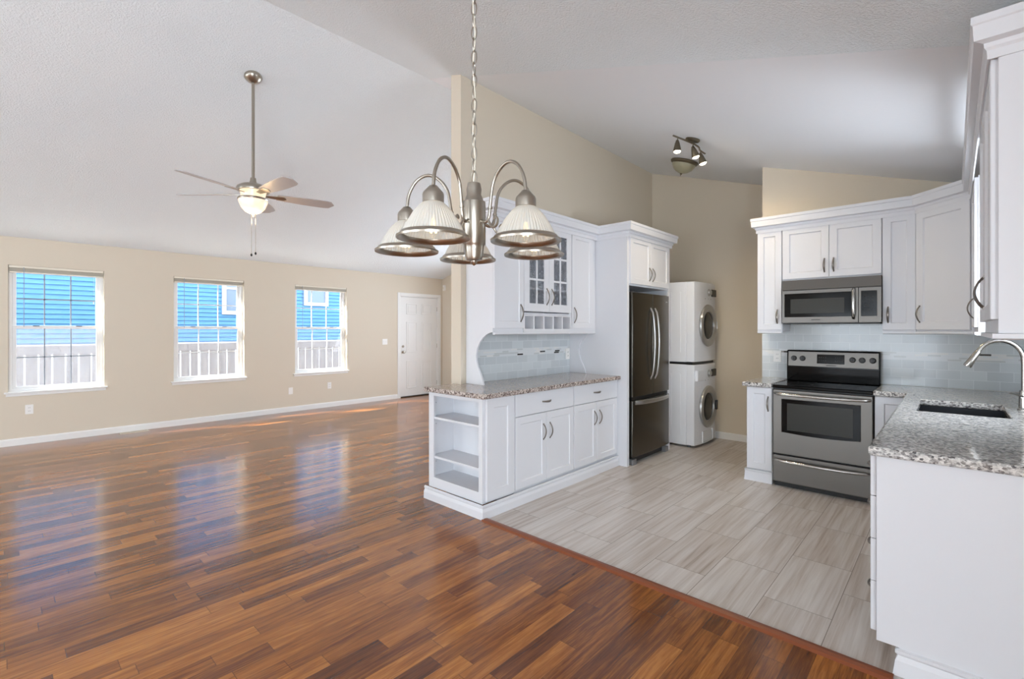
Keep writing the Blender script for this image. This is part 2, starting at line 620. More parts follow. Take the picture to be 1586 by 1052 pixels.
    def shaker(self, x0, z0, x1, z1, y=0.0, t=0.02, stile=0.058, rec=0.009, bev=0.007, rail=None):
        """framed door lying in the xz plane, front facing -y at y-t"""
        rail = rail or stile
        f = y - t

        def loop(dx, dz, yy):
            return [self.bm.verts.new(p) for p in ((x0 + dx, yy, z0 + dz), (x1 - dx, yy, z0 + dz), (x1 - dx, yy, z1 - dz), (x0 + dx, yy, z1 - dz))]
        e = 0.0025
        L = [loop(0, 0, y), loop(0, 0, f + e), loop(e, e, f), loop(stile, rail, f), loop(stile + bev, rail + bev, f + rec)]
        self.bm.faces.new(L[0][::-1])
        for A, B in zip(L, L[1:]):
            for k in range(4):
                j = (k + 1) % 4
                self.bm.faces.new([A[k], A[j], B[j], B[k]])
        self.bm.faces.new(L[-1])
        return self

    def slab(self, x0, z0, x1, z1, y=0.0, t=0.02):
        return self.shaker(x0, z0, x1, z1, y, t, min(0.02, (x1 - x0) / 3), 0.0, 0.0)

    def xf(self, mat):
        bmesh.ops.transform(self.bm, matrix=mat, verts=self.bm.verts)
        return self

    def obj(self, name, mat, parent=None, bevel=0.0, smooth=False, sub=0):
        bmesh.ops.recalc_face_normals(self.bm, faces=self.bm.faces)
        me = bpy.data.meshes.new(name)
        self.bm.to_mesh(me)
        self.bm.free()
        me.materials.append(mat)
        if smooth:
            for p in me.polygons:
                p.use_smooth = True
            me.set_sharp_from_angle(angle=math.radians(42))
        o = bpy.data.objects.new(name, me)
        COL.objects.link(o)
        if parent is not None:
            o.parent = parent
        if bevel:
            b = o.modifiers.new('bevel', 'BEVEL')
            b.width = bevel
            b.segments = 2
            b.limit_method = 'ANGLE'
            b.angle_limit = math.radians(40)
        if sub:
            s = o.modifiers.new('sub', 'SUBSURF')
            s.levels = s.render_levels = sub
        return o


def tag(o, label=None, cat=None, group=None, kind=None):
    if label:
        o['label'] = label
    if cat:
        o['category'] = cat
    if group:
        o['group'] = group
    if kind:
        o['kind'] = kind
    return o


def thing(name, label, cat, loc=(0, 0, 0), rz=0.0, group=None):
    o = bpy.data.objects.new(name, None)
    COL.objects.link(o)
    o.empty_display_size = 0.1
    o.location = loc
    o.rotation_euler = (0, 0, rz)
    return tag(o, label, cat, group)


def struct_empty(name, loc=(0, 0, 0)):
    o = bpy.data.objects.new(name, None)
    COL.objects.link(o)
    o.location = loc
    o['kind'] = 'structure'
    return o


def struct(name, mb, mat, **kw):
    o = mb.obj(name, mat, **kw)
    o['kind'] = 'structure'
    return o


def copy_tree(o, parent=None):
    c = o.copy()
    COL.objects.link(c)
    if parent is not None:
        c.parent = parent
    for ch in list(o.children):
        copy_tree(ch, c)
    return c


# ------------------------------------------------------------ room shell
YW = 8.45            # window wall
YP0, YP1 = 3.20, 3.33  # partition
YR = -0.42           # wall behind the sink
YD = -1.72           # patio wall of the dining area, behind the camera
RIDGE_Y, RIDGE_Z = 3.72, 3.845
KS = 0.32            # kitchen slope
LS = (RIDGE_Z - 2.56) / (YW - RIDGE_Y)


def zk(y):
    return RIDGE_Z - KS * (RIDGE_Y - y)


def zl(y):
    return RIDGE_Z - LS * (y - RIDGE_Y)


XL, XE = -5.5, 6.82    # far left wall, end wall of living room
XB = 6.44              # wall behind the washer

f = MB()
f.cells([XL, 2.47, 6.9], [YD - .1, 2.58, 3.32, YW + .1], lambda u, v: u < 2.47 or v > 2.58, -0.06, 0.0)
struct('floor', f, M['floor_wood'])
f = MB().box(2.47, YR - .1, -0.06, 6.9, 2.58, 0.0)
struct('floor_tile', f, M['floor_tile'])

# long wall with three windows and the entry door
WINS = [(0.095, 0.99), (1.775, 2.73), (3.545, 4.515)]
WZ0, WZ1 = 0.645, 2.215
DX0, DX1, DZ = 5.70, 6.70, 2.135
us = [XL - .1] + [a for w in WINS for a in w] + [DX0, DX1, 6.95]
vs = [-0.05, WZ0, DZ, WZ1, 2.9]


def wall_keep(u, v):
    if DX0 < u < DX1 and v < DZ:
        return False
    return not any(a < u < b and WZ0 < v < WZ1 for a, b in WINS)


struct('wall_left', MB().cells(us, vs, wall_keep, YW, YW + 0.15, 'y'), M['wall'])
struct('wall_end', MB().cells([YP1 - .02, 4.2, 7.0, YW], [-0.05, 0.75, 2.25, 2.5], lambda u, v: not (4.2 < u < 7.0 and .75 < v < 2.25), XE, XE + 0.12, 'x')
       .prism([(YP1 - .02, 2.5), (YW, 2.5), (YW, zl(YW) + .05), (RIDGE_Y, RIDGE_Z + .05), (YP1 - .02, zk(YP1) + .05)], XE, XE + 0.12, 'x'), M['wall'])
struct('wall_partition', MB().prism([(YP0, -0.05), (YP1, -0.05), (YP1, zk(YP1) + .03), (YP0, zk(YP0) + .03)], 2.79, XE + .02, 'x'), M['wall'])
struct('wall_back', MB().prism([(YR, -0.05), (YP0, -0.05), (YP0, zk(YP0) + .05), (YR, zk(YR) + .05)], XB, XB + 0.12, 'x'), M['wall'])
struct('wall_range', MB().prism([(YR, -0.05), (1.47, -0.05), (1.47, zk(1.47) + .05), (YR, zk(YR) + .05)], 5.45, 5.57, 'x'), M['wall'])
# wall behind the sink, running on behind the camera with a patio door opening
struct('wall_right', MB().cells([2.22, 3.36, 4.18, XB + .1], [-0.05, 1.14, 2.18, zk(YR) + .05], lambda u, v: not (3.36 < u < 4.18 and 1.14 < v < 2.18), YR - 0.13, YR, 'y')
       .prism([(YD, -0.05), (YR - .13, -0.05), (YR - .13, zk(YR - .13) + .05), (YD, zk(YD) + .05)], 2.22, 2.34, 'x'), M['wall'])
struct('wall_patio', MB().cells([XL, -3.2, -0.9, 2.34], [-0.05, 2.02, zk(YD) + .05], lambda u, v: not (-3.2 < u < -0.9 and v < 2.02), YD - .12, YD, 'y'), M['wall'])
# gable wall behind the camera with two wide openings


def gable():
    mb = MB()
    mb.cells([YD, 0.3, 2.8, 4.4, 7.6, YW], [-0.05, 0.4, 2.0, 2.3, 2.45], lambda u, v: not (0.4 < v < 2.3 and (0.3 < u < 2.8 or 4.4 < u < 7.6)) and not (v > 2.3 and u < .3), XL - .12, XL, 'x')
    mb.prism([(0.3, 2.45), (YW, 2.45), (YW, zl(YW) + .05), (RIDGE_Y, RIDGE_Z + .05), (0.3, zk(0.3) + .05)], XL - .12, XL, 'x')
    return mb


struct('wall_front', gable(), M['wall'])

XC = 2.83  # where the dining ceiling texture stops
struct('ceiling', MB().prism([(RIDGE_Y, RIDGE_Z), (YW + .15, zl(YW + .15)), (YW + .15, zl(YW + .15) + .1), (RIDGE_Y, RIDGE_Z + .1)], XL - .12, XE + .12, 'x'), M['popcorn'])
struct('ceiling_dining', MB().prism([(YD - .13, zk(YD - .13)), (RIDGE_Y, RIDGE_Z), (RIDGE_Y, RIDGE_Z + .1), (YD - .13, zk(YD - .13) + .1)], XL - .12, XC, 'x'), M['popcorn'])
struct('ceiling_kitchen', MB().prism([(YR - .13, zk(YR - .13)), (RIDGE_Y, RIDGE_Z), (RIDGE_Y, RIDGE_Z + .1), (YR - .13, zk(YR - .13) + .1)], XC, XE + .12, 'x'), M['ceil_smooth'])

struct('eave_sun_block', MB().box(XL - 3.6, YW + .16, 2.62, XE + 1.5, YW + .42, 2.74), M['trim'])  # unseen slab added to limit the sun patches on the floor
# unseen slab added outside the gable openings to keep direct sun out
struct('gable_sun_block', MB().box(XL - 3.6, -1.5, 2.52, XL - .13, YW + .3, 2.62), M['trim'])

# baseboards
BB = [(0.0, 0.0), (0.014, 0.0), (0.014, 0.070), (0.009, 0.085), (0.0, 0.088)]
struct('baseboard_left', MB().sweep([(XL, YW), (DX0 - .065, YW)], BB), M['trim'])
struct('baseboard_end', MB().sweep([(XE, YW), (XE, YP1)], BB), M['trim'])
struct('baseboard_back', MB().sweep([(XB, YP0), (XB, YR)], BB), M['trim'])
# strip between wood and tile
struct('trim_1', MB().prism([(2.44, 0.0), (2.452, 0.010), (2.475, 0.013), (2.498, 0.010), (2.51, 0.0)], 0.18, 2.575, 'y'), M['strip'])


# ------------------------------------------------------------ windows
def window(i, x0, x1, hazy):
    root = struct_empty('window_%d' % i, ((x0 + x1) / 2, YW, WZ0))
    w = (x1 - x0) / 2
    h = WZ1 - WZ0
    # frame sits at the back of the reveal (local y grows outwards)
    y0, y1 = 0.070, 0.135
    t = 0.035
    MB().cells([-w, -w + t, w - t, w], [0.0, t + .004, h - t, h], lambda u, v: not (-w + t < u < w - t and t < v < h - t), y0, y1, 'y').obj('window_frame', M['vinyl'], root, 0.003)
    mid = h * 0.515
    s = 0.038

    def sash(nm, za, zb, ya):
        a, b = -w + t, w - t
        sh = MB().cells([a, a + s, b - s, b], [za, za + s, zb - s, zb], lambda u, v: not (a + s < u < b - s and za + s < v < zb - s), ya, ya + 0.03, 'y').obj(nm, M['vinyl'], root, 0.003)
        mu = MB()
        gw = (b - a - 2 * s) / 3
        for k in (1, 2):
            mu.box(a + s + gw * k - .0065, ya + .009, za + s, a + s + gw * k + .0065, ya + .021, zb - s)
        mu.box(a + s, ya + .009, (za + zb) / 2 - .0065, b - s, ya + .021, (za + zb) / 2 + .0065)
        mu.obj('muntin_grid', M['muntin'] if hazy else M['vinyl'], sh)  # leftmost window's bars take the backlit grey
        MB().box(a + s, ya + .022, za + s, b - s, ya + .025, zb - s).obj('pane', M['pane'], sh)
        return sh
    sash('lower_sash', 0.03, mid + .02, 0.075)
    up = sash('upper_sash', mid - .02, h - .03, 0.104)
    for sx in (-0.45, 0.45):
        MB().box(sx * w - .03, 0.060, mid + .012, sx * w + .03, 0.080, mid + .022).obj('sash_lock', M['knob_slot'] if i == 1 else M['grey'], root, 0.003)
    MB().box(-w + t, 0.132, 0.03, w - t, 0.1335, mid).obj('insect_screen', M['screen'] if hazy else M['screen_light'], root)
    # stool and apron
    MB().box(-w - .035, -0.035, -0.006, w + .035, 0.075, 0.012).obj('window_sill', M['trim'], root, 0.004)
    MB().box(-w - .02, -0.013, -0.042, w + .02, 0.0, -0.006).obj('apron', M['trim'], root, 0.003)
    return root


for i, (a, b) in enumerate(WINS):
    window(i + 1, a, b, i == 0)


def blind(x0, x1, label):
    t = thing('window_blind', label, 'blind', ((x0 + x1) / 2, YW + 0.035, WZ1), 0, 'raised mini blinds in the three living room windows')
    w = (x1 - x0) / 2 - .006
    MB().box(-w, -0.027, -0.030, w, 0.020, -0.001).obj('headrail', M['blind'], t, 0.002)
    mb = MB()
    for k in range(13):
        mb.box(-w + .004, -0.020, -0.034 - k * .0032, w - .004, 0.014, -0.0325 - k * .0032)
    mb.obj('slat_stack', M['blind'], t)
    MB().box(-w + .004, -0.022, -0.090, w - .004, 0.015, -0.076).obj('bottom_rail', M['blind'], t, 0.002)
    wx = -w + 0.13
    MB().tube([(wx, -0.028, -0.02), (wx, -0.028, -0.76)], 0.0035, 8).obj('tilt_wand', M['muntin'], t)
    cx = w - 0.10
    MB().tube([(cx, -0.028, -0.02), (cx, -0.028, -0.42)], 0.0012, 6).lathe([(0.0, 0.0), (.006, .003), (.004, .03), (0, .034)], (cx, -.028, -.45), seg=10).obj('lift_cord', M['blind'], t)


blind(*WINS[0], 'cream mini blind pulled up in the wide leftmost window')
blind(*WINS[1], 'cream mini blind pulled up in the middle window')
blind(*WINS[2], 'cream mini blind pulled up in the window nearest the entry door')


def plain_frame(i, loc, w, h, rz):
    r = struct_empty('window_%d' % i, loc)
    r.rotation_euler = (0, 0, rz)
    MB().cells([-w, -w + .04, -.02, .02, w - .04, w], [0, .04, h - .04, h], lambda u, v: not (.04 < v < h - .04 and .02 < abs(u) < w - .04), .05, .11, 'y').obj('window_frame', M['vinyl'], r, .003)
    MB().box(-w + .04, .078, .04, w - .04, .082, h - .04).obj('pane', M['pane'], r)


plain_frame(4, (3.77, YR, 1.14), .41, 1.04, PI)
plain_frame(5, (XE, 5.6, .75), 1.4, 1.5, -PI / 2)  # unseen end wall window, added as a place for fill


# ------------------------------------------------------------ entry door
def entry_door():
    r = struct_empty('door_1', ((DX0 + DX1) / 2, YW, 0))
    w = (DX1 - DX0) / 2
    mb = MB()
    c = 0.062
    mb.box(-w - c, -0.016, 0, -w, 0.0, DZ + c).box(w, -0.016, 0, w + c, 0.0, DZ + c).box(-w, -0.016, DZ, w, 0.0, DZ + c)
    mb.box(-w, 0.0, 0, -w + .018, 0.14, DZ).box(w - .018, 0.0, 0, w, 0.14, DZ).box(-w + .018, 0, DZ - .018, w - .018, 0.14, DZ)
    mb.obj('door_casing', M['trim'], r, 0.003)
    MB().box(-w + .018, 0.0, 0.0, w - .018, 0.14, 0.018).obj('threshold', M['black'], r)
    # six-panel leaf
    lw, z0, z1 = w - .021, 0.024, DZ - .021
    y = 0.020
    leaf = MB()
    leaf.box(-lw, y, z0, lw, y + .044, z1)
    lf = leaf.obj('door_leaf', M['trim'], r, 0.002)
    H = z1 - z0
    cols = [(-lw + .15, -.06), (.06, lw - .15)]
    for (xa, xb) in cols:
        for (fa, fb) in ((0.075, 0.355), (0.44, 0.75), (0.825, 0.935)):
            za, zb = z0 + H * fa, z0 + H * fb
            p = MB()
            # raised moulding ring and a raised field
            p.cells([xa, xa + .02, xb - .02, xb], [za, za + .02, zb - .02, zb], lambda u, v: not (xa + .02 < u < xb - .02 and za + .02 < v < zb - .02), y - .011, y + .002, 'y')
            p.box(xa + .045, y - .006, za + .045, xb - .045, y + .002, zb - .045)
            p.obj('panel_moulding', M['trim'], lf, 0.004)
    for z, rr, nm in ((0.955, 0.030, 'door_knob'), (1.075, 0.026, 'deadbolt')):
        k = MB()
        k.lathe([(0, 0), (rr, 0), (rr, .006), (rr * .45, .012), (rr * .42, .03), (rr * .95, .04), (rr * .9, .058), (0, .066)] if nm == 'door_knob' else
                [(0, 0), (rr, 0), (rr, .012), (rr * .7, .018), (0, .018)], (-lw + .065, y, z), (0, -1, 0), 20)
        if nm == 'deadbolt':
            k.box(-lw + .060, y - .034, z - .014, -lw + .070, y - .017, z + .014)
        k.obj(nm, M['nickel'], lf, smooth=True)
    for z in (0.25, 1.07, 1.88):
        MB().box(lw - .004, y - .006, z - .045, lw + .006, y + .004, z + .045).obj('hinge', M['nickel'], r)


entry_door()


# ------------------------------------------------------------ switches, outlets, sensor, vent
def outlet(name, label, cat, loc, rz, kind='duplex', group=None):
    t = thing(name, label, cat, loc, rz, group)
    w = 0.058 if kind == 'double' else 0.036
    MB().box(-w, -0.006, -0.058, w, 0.0, 0.058).obj('cover_plate', M['plate'], t, 0.002)
    if kind == 'duplex':
        for z in (-0.021, 0.021):
            s = MB().lathe([(0, 0), (.0165, 0), (.0165, .003), (0, .003)], (0, -.0055, z), (0, -1, 0), 20).obj('socket', M['plate'], t)
            MB().box(-.008, -.0095, z - .005, -.0055, -.0083, z + .006).box(.0055, -.0095, z - .005, .008, -.0083, z + .006).obj('slot', M['knob_slot'], s)
    elif kind in ('switch', 'double'):
        for x in ([0] if kind == 'switch' else [-.023, .023]):
            MB().box(x - .005, -.014, -.011, x + .005, -.005, .011).obj('toggle', M['plate'], t, 0.002)
    else:
        for z in (-0.03, 0.03):
            MB().lathe([(0, 0), (.003, 0), (.003, .002), (0, .002)], (0, -.0055, z), (0, -1, 0), 10).obj('screw', M['plate'], t)
    return t


outlet('wall_outlet', 'white wall outlet low on the wall under the leftmost window', 'outlet', (0.277, YW, 0.43), 0)
outlet('wall_outlet', 'white wall outlet under the window nearest the entry door', 'outlet', (4.17, YW, 0.395), 0)
outlet('blank_plate', 'blank wall plate low on the wall left of the window nearest the door', 'wall plate', (3.47, YW, 0.36), 0, 'blank')
outlet('light_switch', 'white double light switch on the wall beside the entry door', 'switch', (5.34, YW, 1.18), 0, 'double')
outlet('wall_outlet', 'white outlet on the glass tile above the peninsula counter', 'outlet', (4.36, YP0 - .013, 1.15), 0)
outlet('wall_outlet', 'white outlet on the tile left of the range', 'outlet', (5.437, 1.325, 1.15), -PI / 2)

sn = thing('motion_sensor', 'small white motion sensor high in the corner beside the entry door', 'sensor', (XE, YW - .09, 2.30), -PI / 2)
MB().prism([(-.032, 0), (.032, 0), (.024, -.045), (-.024, -.045)], 0, .12).obj('sensor_housing', M['plate'], sn, 0.006)
MB().box(-.02, -.0475, .02, .02, -.044, .075).obj('lens', M['blind'], sn, 0.002)

fv = thing('floor_register', 'pale floor register lying on the wood floor under the leftmost wall stretch', 'vent', (1.30, 8.36, 0.0))
MB().cells([-.16, -.145, .145, .16], [-.055, -.04, .04, .055], lambda u, v: not (abs(u) < .145 and abs(v) < .04), 0, .006).obj('register_frame', M['blind'], fv, 0.001)
g = MB()
for k in range(20):
    g.box(-.143 + k * .0150, -.04, .001, -.137 + k * .0150, .04, .005)
g.obj('grille', M['blind'], fv)
fv['label'] = 'pale slotted floor register in the wood floor between the leftmost and middle windows'


# ------------------------------------------------------------ cabinet parts
def pull(parent, x, z, yf, L=0.13, vertical=True, out=0.030):
    """arched bow pull; ends touch the face at y = yf"""
    pts, rad = [], []
    for k in range(13):
        a = k / 12.0
        s = (a - 0.5) * L
        d = out * math.sin(PI * a) ** 0.75
        pts.append((x, yf - d, z + s) if vertical else (x + s, yf - d, z))
        wv = 0.0055 + 0.0035 * math.sin(PI * a)
        rad.append((wv, 0.0042))
    side = (1, 0, 0) if vertical else (0, 0, 1)
    mb = MB().tube(pts, rad, 10, flat=side)
    for e in (0, -1):
        p = pts[e]
        mb.box(p[0] - .006, yf - .004, p[2] - .006, p[0] + .006, yf, p[2] + .006)
    return mb.obj('handle', M['handle'], parent, smooth=True)


def cab_door(parent, x0, z0, x1, z1, hx=None, hz=None, y=0.0, stile=0.058, L=0.13):
    d = MB().shaker(x0, z0, x1, z1, y, stile=stile).obj('door', M['white'], parent)
    if hx is not None:
        pull(d, hx, hz, y - .02, L)
    return d


def cab_drawer(parent, x0, z0, x1, z1, hx=None, y=0.0, framed=False):
    mb = MB()
    if framed:
        mb.shaker(x0, z0, x1, z1, y, stile=.045)
    else:
        mb.slab(x0, z0, x1, z1, y)
    d = mb.obj('drawer', M['white'], parent)
    if hx is not None:
        pull(d, hx, (z0 + z1) / 2, y - .02, 0.11, False)
    return d


# ------------------------------------------------------------ peninsula
ZC = 0.94
t = thing('open_shelf_cabinet', 'white open shelf unit at the free end of the peninsula facing the wood floor', 'cabinet', (2.49, 2.61, 0))
# carcass: local x 0..0.345, y 0..0.66
W_, D_ = 0.345, 0.655
mb = MB()
mb.box(0.02, 0, 0.10, W_, 0.02, 0.90).box(0.02, D_ - .02, 0.10, W_, D_, 0.90).box(0.255, .02, .10, W_, D_ - .02, .90)
mb.box(0.02, .02, .10, .255, D_ - .02, .165).box(0.02, .02, .882, .255, D_ - .02, .90)
mb.obj('carcass', M['white'], t)
MB().cells([0, .042, D_ - .065, D_], [.10, .185, .868, .90], lambda u, v: not (.042 < u < D_ - .065 and .185 < v < .868), 0, .02, 'x').obj('face_frame', M['white'], t, 0.0015)
MB().box(0.02, .02, .165, .255, D_ - .02, .183).obj('bottom_shelf', M['white'], t)
for z in (0.345, 0.672):
    MB().box(0.008, .021, z, .254, D_ - .021, z + .019).obj('shelf', M['white'], t, 0.001)
MB().shaker(0.03, 0.115, W_ - .004, 0.899, 0.0, .02, .075).obj('end_panel', M['white'], t)
for z in (.30, .62, .80):
    MB().lathe([(0, 0), (.003, 0), (.003, .004), (0, .004)], (.06, D_ - .02, z), (0, -1, 0), 8).obj('shelf_pin', M['grey'], t)


def base_unit(name, label, loc, rz, w, depth, ztop, two, drawer, hz, group, toe=0.10, dz=(0.715, 0.895), zbot=0.125):
    t = thing(name, label, 'cabinet', loc, rz, group)
    MB().box(0.0, 0.0, 0.0, w, depth, ztop).obj('carcass', M['white'], t)
    g = 0.003
    top = dz[0] - .006 if drawer else dz[1]
    if drawer:
        cab_drawer(t, g, dz[0], w - g, dz[1], w / 2)
    if two:
        cab_door(t, g, zbot, w / 2 - .0015, top, w / 2 - .045, hz)
        cab_door(t, w / 2 + .0015, zbot, w - g, top, w / 2 + .045, hz)
    else:
        cab_door(t, g, zbot, w - g, top, w - .035, hz)
    return t


GP = 'two door base cabinets of the peninsula'
base_unit('base_cabinet', 'white peninsula base cabinet next to the open shelves with two doors and a drawer', (2.838, 2.61, 0), 0, 0.808, 0.57, 0.90, True, True, 0.545, GP)
base_unit('base_cabinet', 'white peninsula base cabinet against the refrigerator panel with two doors and a drawer', (3.648, 2.61, 0), 0, 0.780, 0.57, 0.90, True, True, 0.555, GP)
t = tag(MB().sweep([(2.47, 3.29), (2.47, 2.584), (4.428, 2.584)][::1], [(0.0, 0.0), (0.016, 0.0), (0.014, 0.055), (0.004, 0.078), (0.010, 0.088), (0.010, 0.100), (0.0, 0.105)]).obj('base_moulding', M['white']),
        'white stepped base moulding wrapping the foot of the peninsula', 'moulding')
# counter round the wall end
ct = MB().cells([2.445, 2.788, 4.428], [2.548, 3.198, 3.285], lambda u, v: not (u > 2.788 and v > 3.198), 0.901, ZC)
tag(ct.obj('countertop', M['granite_brown'], bevel=0.009), 'brown and grey speckled granite top of the peninsula', 'countertop')

tag(MB().box(2.872, YP0 - .012, ZC + .001, 4.406, YP0 - .0005, 1.408).obj('tile_backsplash', M['subway_x']),
    'pale glass subway tile backsplash above the peninsula counter', 'backsplash')


# hutch above the peninsula
def scroll_panel(name, x, label):
    """side panel of the hutch: straight above, cut out in an S below; front edge faces -Y"""
    pts = [(YP0 - .002, ZC + .001)]
    S = [(2.975, ZC + .001), (2.985, .975), (3.010, 1.03), (3.045, 1.09), (3.066, 1.15), (3.070, 1.20), (3.058, 1.255), (3.030, 1.305), (2.985, 1.35), (2.935, 1.382), (2.888, 1.398), (2.862, 1.400)]
    pts += S
    pts += [(2.862, 2.42), (YP0 - .002, 2.42)]
    o = MB().prism(pts, x, x + .019, 'x').obj(name, M['white'], bevel=0.001)
    return tag(o, label, 'panel')


scroll_panel('scroll_panel', 2.851, 'white hutch side panel with an S cut at the open end of the peninsula')
scroll_panel('scroll_panel', 4.4085, 'white hutch side panel with an S cut against the refrigerator panel')
YH = 2.862     # carcass front of the hutch; local y = 0 here


def wall_box(t, w, depth, z0, z1, mat=None, part='carcass'):
    return MB().box(0, 0, z0, w, depth, z1).obj(part, mat or M['white'], t)


hd = YP0 - .002 - YH
t = thing('wall_cabinet', 'white single door hutch cabinet behind the chandelier at the left end', 'cabinet', (2.871, YH, 1.40), 0, 'single door hutch cabinets')
wall_box(t, 0.362, hd, 0, 1.02)
cab_door(t, -.018, .035, .360, 1.01, .315, .17, L=.15)
t = thing('wall_cabinet', 'white single door hutch cabinet beside the refrigerator panel', 'cabinet', (3.962, YH, 1.40), 0, 'single door hutch cabinets')
wall_box(t, 0.446, hd, 0, 1.02)
cab_door(t, .012, .035, .385, 1.01, .047, .17, L=.15)

t = thing('glass_door_cabinet', 'white hutch cabinet with two glazed doors over a row of bottle cubbies', 'cabinet', (3.234, YH, 1.40))
gw = 0.727
mb = MB()
mb.box(0, 0, .16, .018, hd, 1.02).box(gw - .018, 0, .16, gw, hd, 1.02).box(.018, hd - .012, .16, gw - .018, hd, 1.02)
mb.box(.018, 0, .16, gw - .018, hd - .012, .178).box(.018, 0, 1.0, gw - .018, hd - .012, 1.02)
mb.obj('carcass', M['white'], t)
for z in (.40, .70):
    MB().box(.019, .02, z, gw - .019, hd - .013, z + .018).obj('shelf', M['white'], t)


def glazed_door(t, x0, x1, z0, z1, hx):
    st, rl = .072, .075
    xa, xb, za, zb = x0 + st, x1 - st, z0 + rl, z1 - rl
    d = MB().cells([x0, xa, xb, x1], [z0, za, zb, z1], lambda u, v: not (xa < u < xb and za < v < zb), -.02, 0, 'y').obj('door', M['white'], t, 0.002)
    m = MB()
    xm = (xa + xb) / 2
    m.box(xm - .009, -.017, za, xm + .009, -.004, zb)
    for k in (1, 2):
        zz = za + (zb - za) * k / 3
        m.box(xa, -.0165, zz - .009, xb, -.0045, zz + .009)
    m.obj('muntin_grid', M['white'], d)
    MB().box(xa, -.011, za, xb, -.009, zb).obj('glass', M['cab_glass'], d)
    pull(d, hx, z0 + .145, -.02, .15)


glazed_door(t, .003, gw / 2 - .0015, .19, 1.01, gw / 2 - .038)
glazed_door(t, gw / 2 + .0015, gw - .003, .19, 1.01, gw / 2 + .038)
cb = MB()
cz0, cz1 = .0, .158
cb.box(0, -.012, cz0, gw, hd, .030).box(0, -.012, .148, gw, hd, cz1)
cw = gw / 5
for k in range(6):
    x = min(max(k * cw - .009, 0), gw - .018)
    cb.box(x, -.012, .030, x + .018, hd, .148)
cb.box(0, hd - .06, .03, gw, hd - .05, .148)
cb.obj('bottle_cubbies', M['white'], t)

tag(MB().sweep([(2.871, YH), (4.408, YH)], [(-.02, 1.378), (.0, 1.378), (.014, 1.384), (.014, 1.399), (-.02, 1.399)]).obj('light_rail', M['white']), 'white light rail under the hutch cabinets above the peninsula', 'moulding')
CROWN = [(0.0, 2.385), (0.008, 2.385), (0.010, 2.415), (0.018, 2.425), (0.020, 2.44), (0.052, 2.447), (0.056, 2.50), (0.062, 2.505), (0.062, 2.53), (0.0, 2.53)]


def crown(path, dz=0.0, k=1.0):
    return MB().sweep(path, [(o * k, z + dz) for o, z in CROWN])


# refrigerator surround
FX0, FX1, FY = 4.43, 5.44, 2.48
t = thing('refrigerator_cabinet', 'tall white surround around the refrigerator with two doors above it', 'cabinet', (FX0, FY, 0))
fw = FX1 - FX0
fd = YP0 - .002 - FY
for x in (0, fw - .045):
    MB().box(x, 0, 0, x + .045, fd, 2.42).obj('side_panel', M['white'], t, 0.001)
MB().box(.045, .004, 1.885, fw - .045, fd, 2.42).obj('upper_box', M['white'], t)
cab_door(t, .05, 1.905, fw / 2 - .0015, 2.40, fw / 2 - .04, 2.03, .004, L=.14)
cab_door(t, fw / 2 + .0015, 1.905, fw - .05, 2.40, fw / 2 + .04, 2.03, .004, L=.14)
tag(crown([(2.8505, YP0 - .002), (2.8505, YH - .0215), (FX0 - .0005, YH - .0215), (FX0 - .0005, FY - .018), (FX1 + .0005, FY - .018), (FX1 + .0005, YP0 - .002)]).obj('crown_moulding', M['white']),
    'white crown moulding along the hutch and refrigerator cabinet tops', 'moulding')


# ------------------------------------------------------------ refrigerator
def bowed_bar(p0, p1, out, r, seg=12, n=17, flat=None, pw=0.6):
    p0, p1, out = Vector(p0), Vector(p1), Vector(out)
    pts = [p0.lerp(p1, k / (n - 1)) + out * (math.sin(PI * k / (n - 1)) ** pw) for k in range(n)]
    return MB().tube(pts, r, seg, flat=flat)


t = thing('refrigerator', 'dark stainless french door refrigerator with a bottom freezer drawer', 'refrigerator', (4.50, 2.44, 0))
rw = 0.865
MB().box(.005, .075, .05, rw - .005, .70, 1.80).obj('body', M['grey'], t, 0.004)


def fridge_front(x0, x1, z0, z1, name):
    pts = []
    n = 10
    xc, hw = rw / 2, rw / 2
    for k in range(n + 1):
        x = x0 + (x1 - x0) * k / n
        pts.append((x, 0.012 - .014 * (1 - ((x - xc) / hw) ** 2) + .002))
    pts += [(x1, .073), (x0, .073)]
    return MB().prism(pts, z0, z1).obj(name, M['dark_steel'], t, 0.005, smooth=True)


d1 = fridge_front(0, rw / 2 - .003, .715, 1.815, 'door')
d2 = fridge_front(rw / 2 + .003, rw, .715, 1.815, 'door')
for d, x in ((d1, rw / 2 - .05), (d2, rw / 2 + .05)):
    bowed_bar((x, .004, .88), (x, .004, 1.66), (0, -.055, 0), (.013, .009), flat=(1, 0, 0), pw=.45).obj('handle', M['steel_handle'], d, smooth=True)
dr = fridge_front(0, rw, .085, .675, 'freezer_drawer')
bowed_bar((.045, .008, .655), (rw - .045, .008, .655), (0, -.060, 0), (.022, .010), flat=(0, 0, 1), pw=.5).obj('handle', M['steel_handle'], dr, smooth=True)
MB().box(.01, .03, .678, rw - .01, .07, .712).obj('gasket', M['black'], t)
MB().box(.03, .06, .012, rw - .03, .09, .075).obj('kick_grille', M['black'], t)
for x in (.01, rw - .09):
    MB().box(x, .015, 0, x + .08, .10, .06).obj('hinge_foot', M['grey'], t, 0.006)
for x in (.02, rw - .09):
    MB().box(x, .03, 1.801, x + .07, .11, 1.822).obj('hinge_cover', M['grey'], t, 0.004)
MB().box(rw - .10, -.0005, 1.735, rw - .07, .008, 1.745).obj('badge', M['steel_handle'], d2)


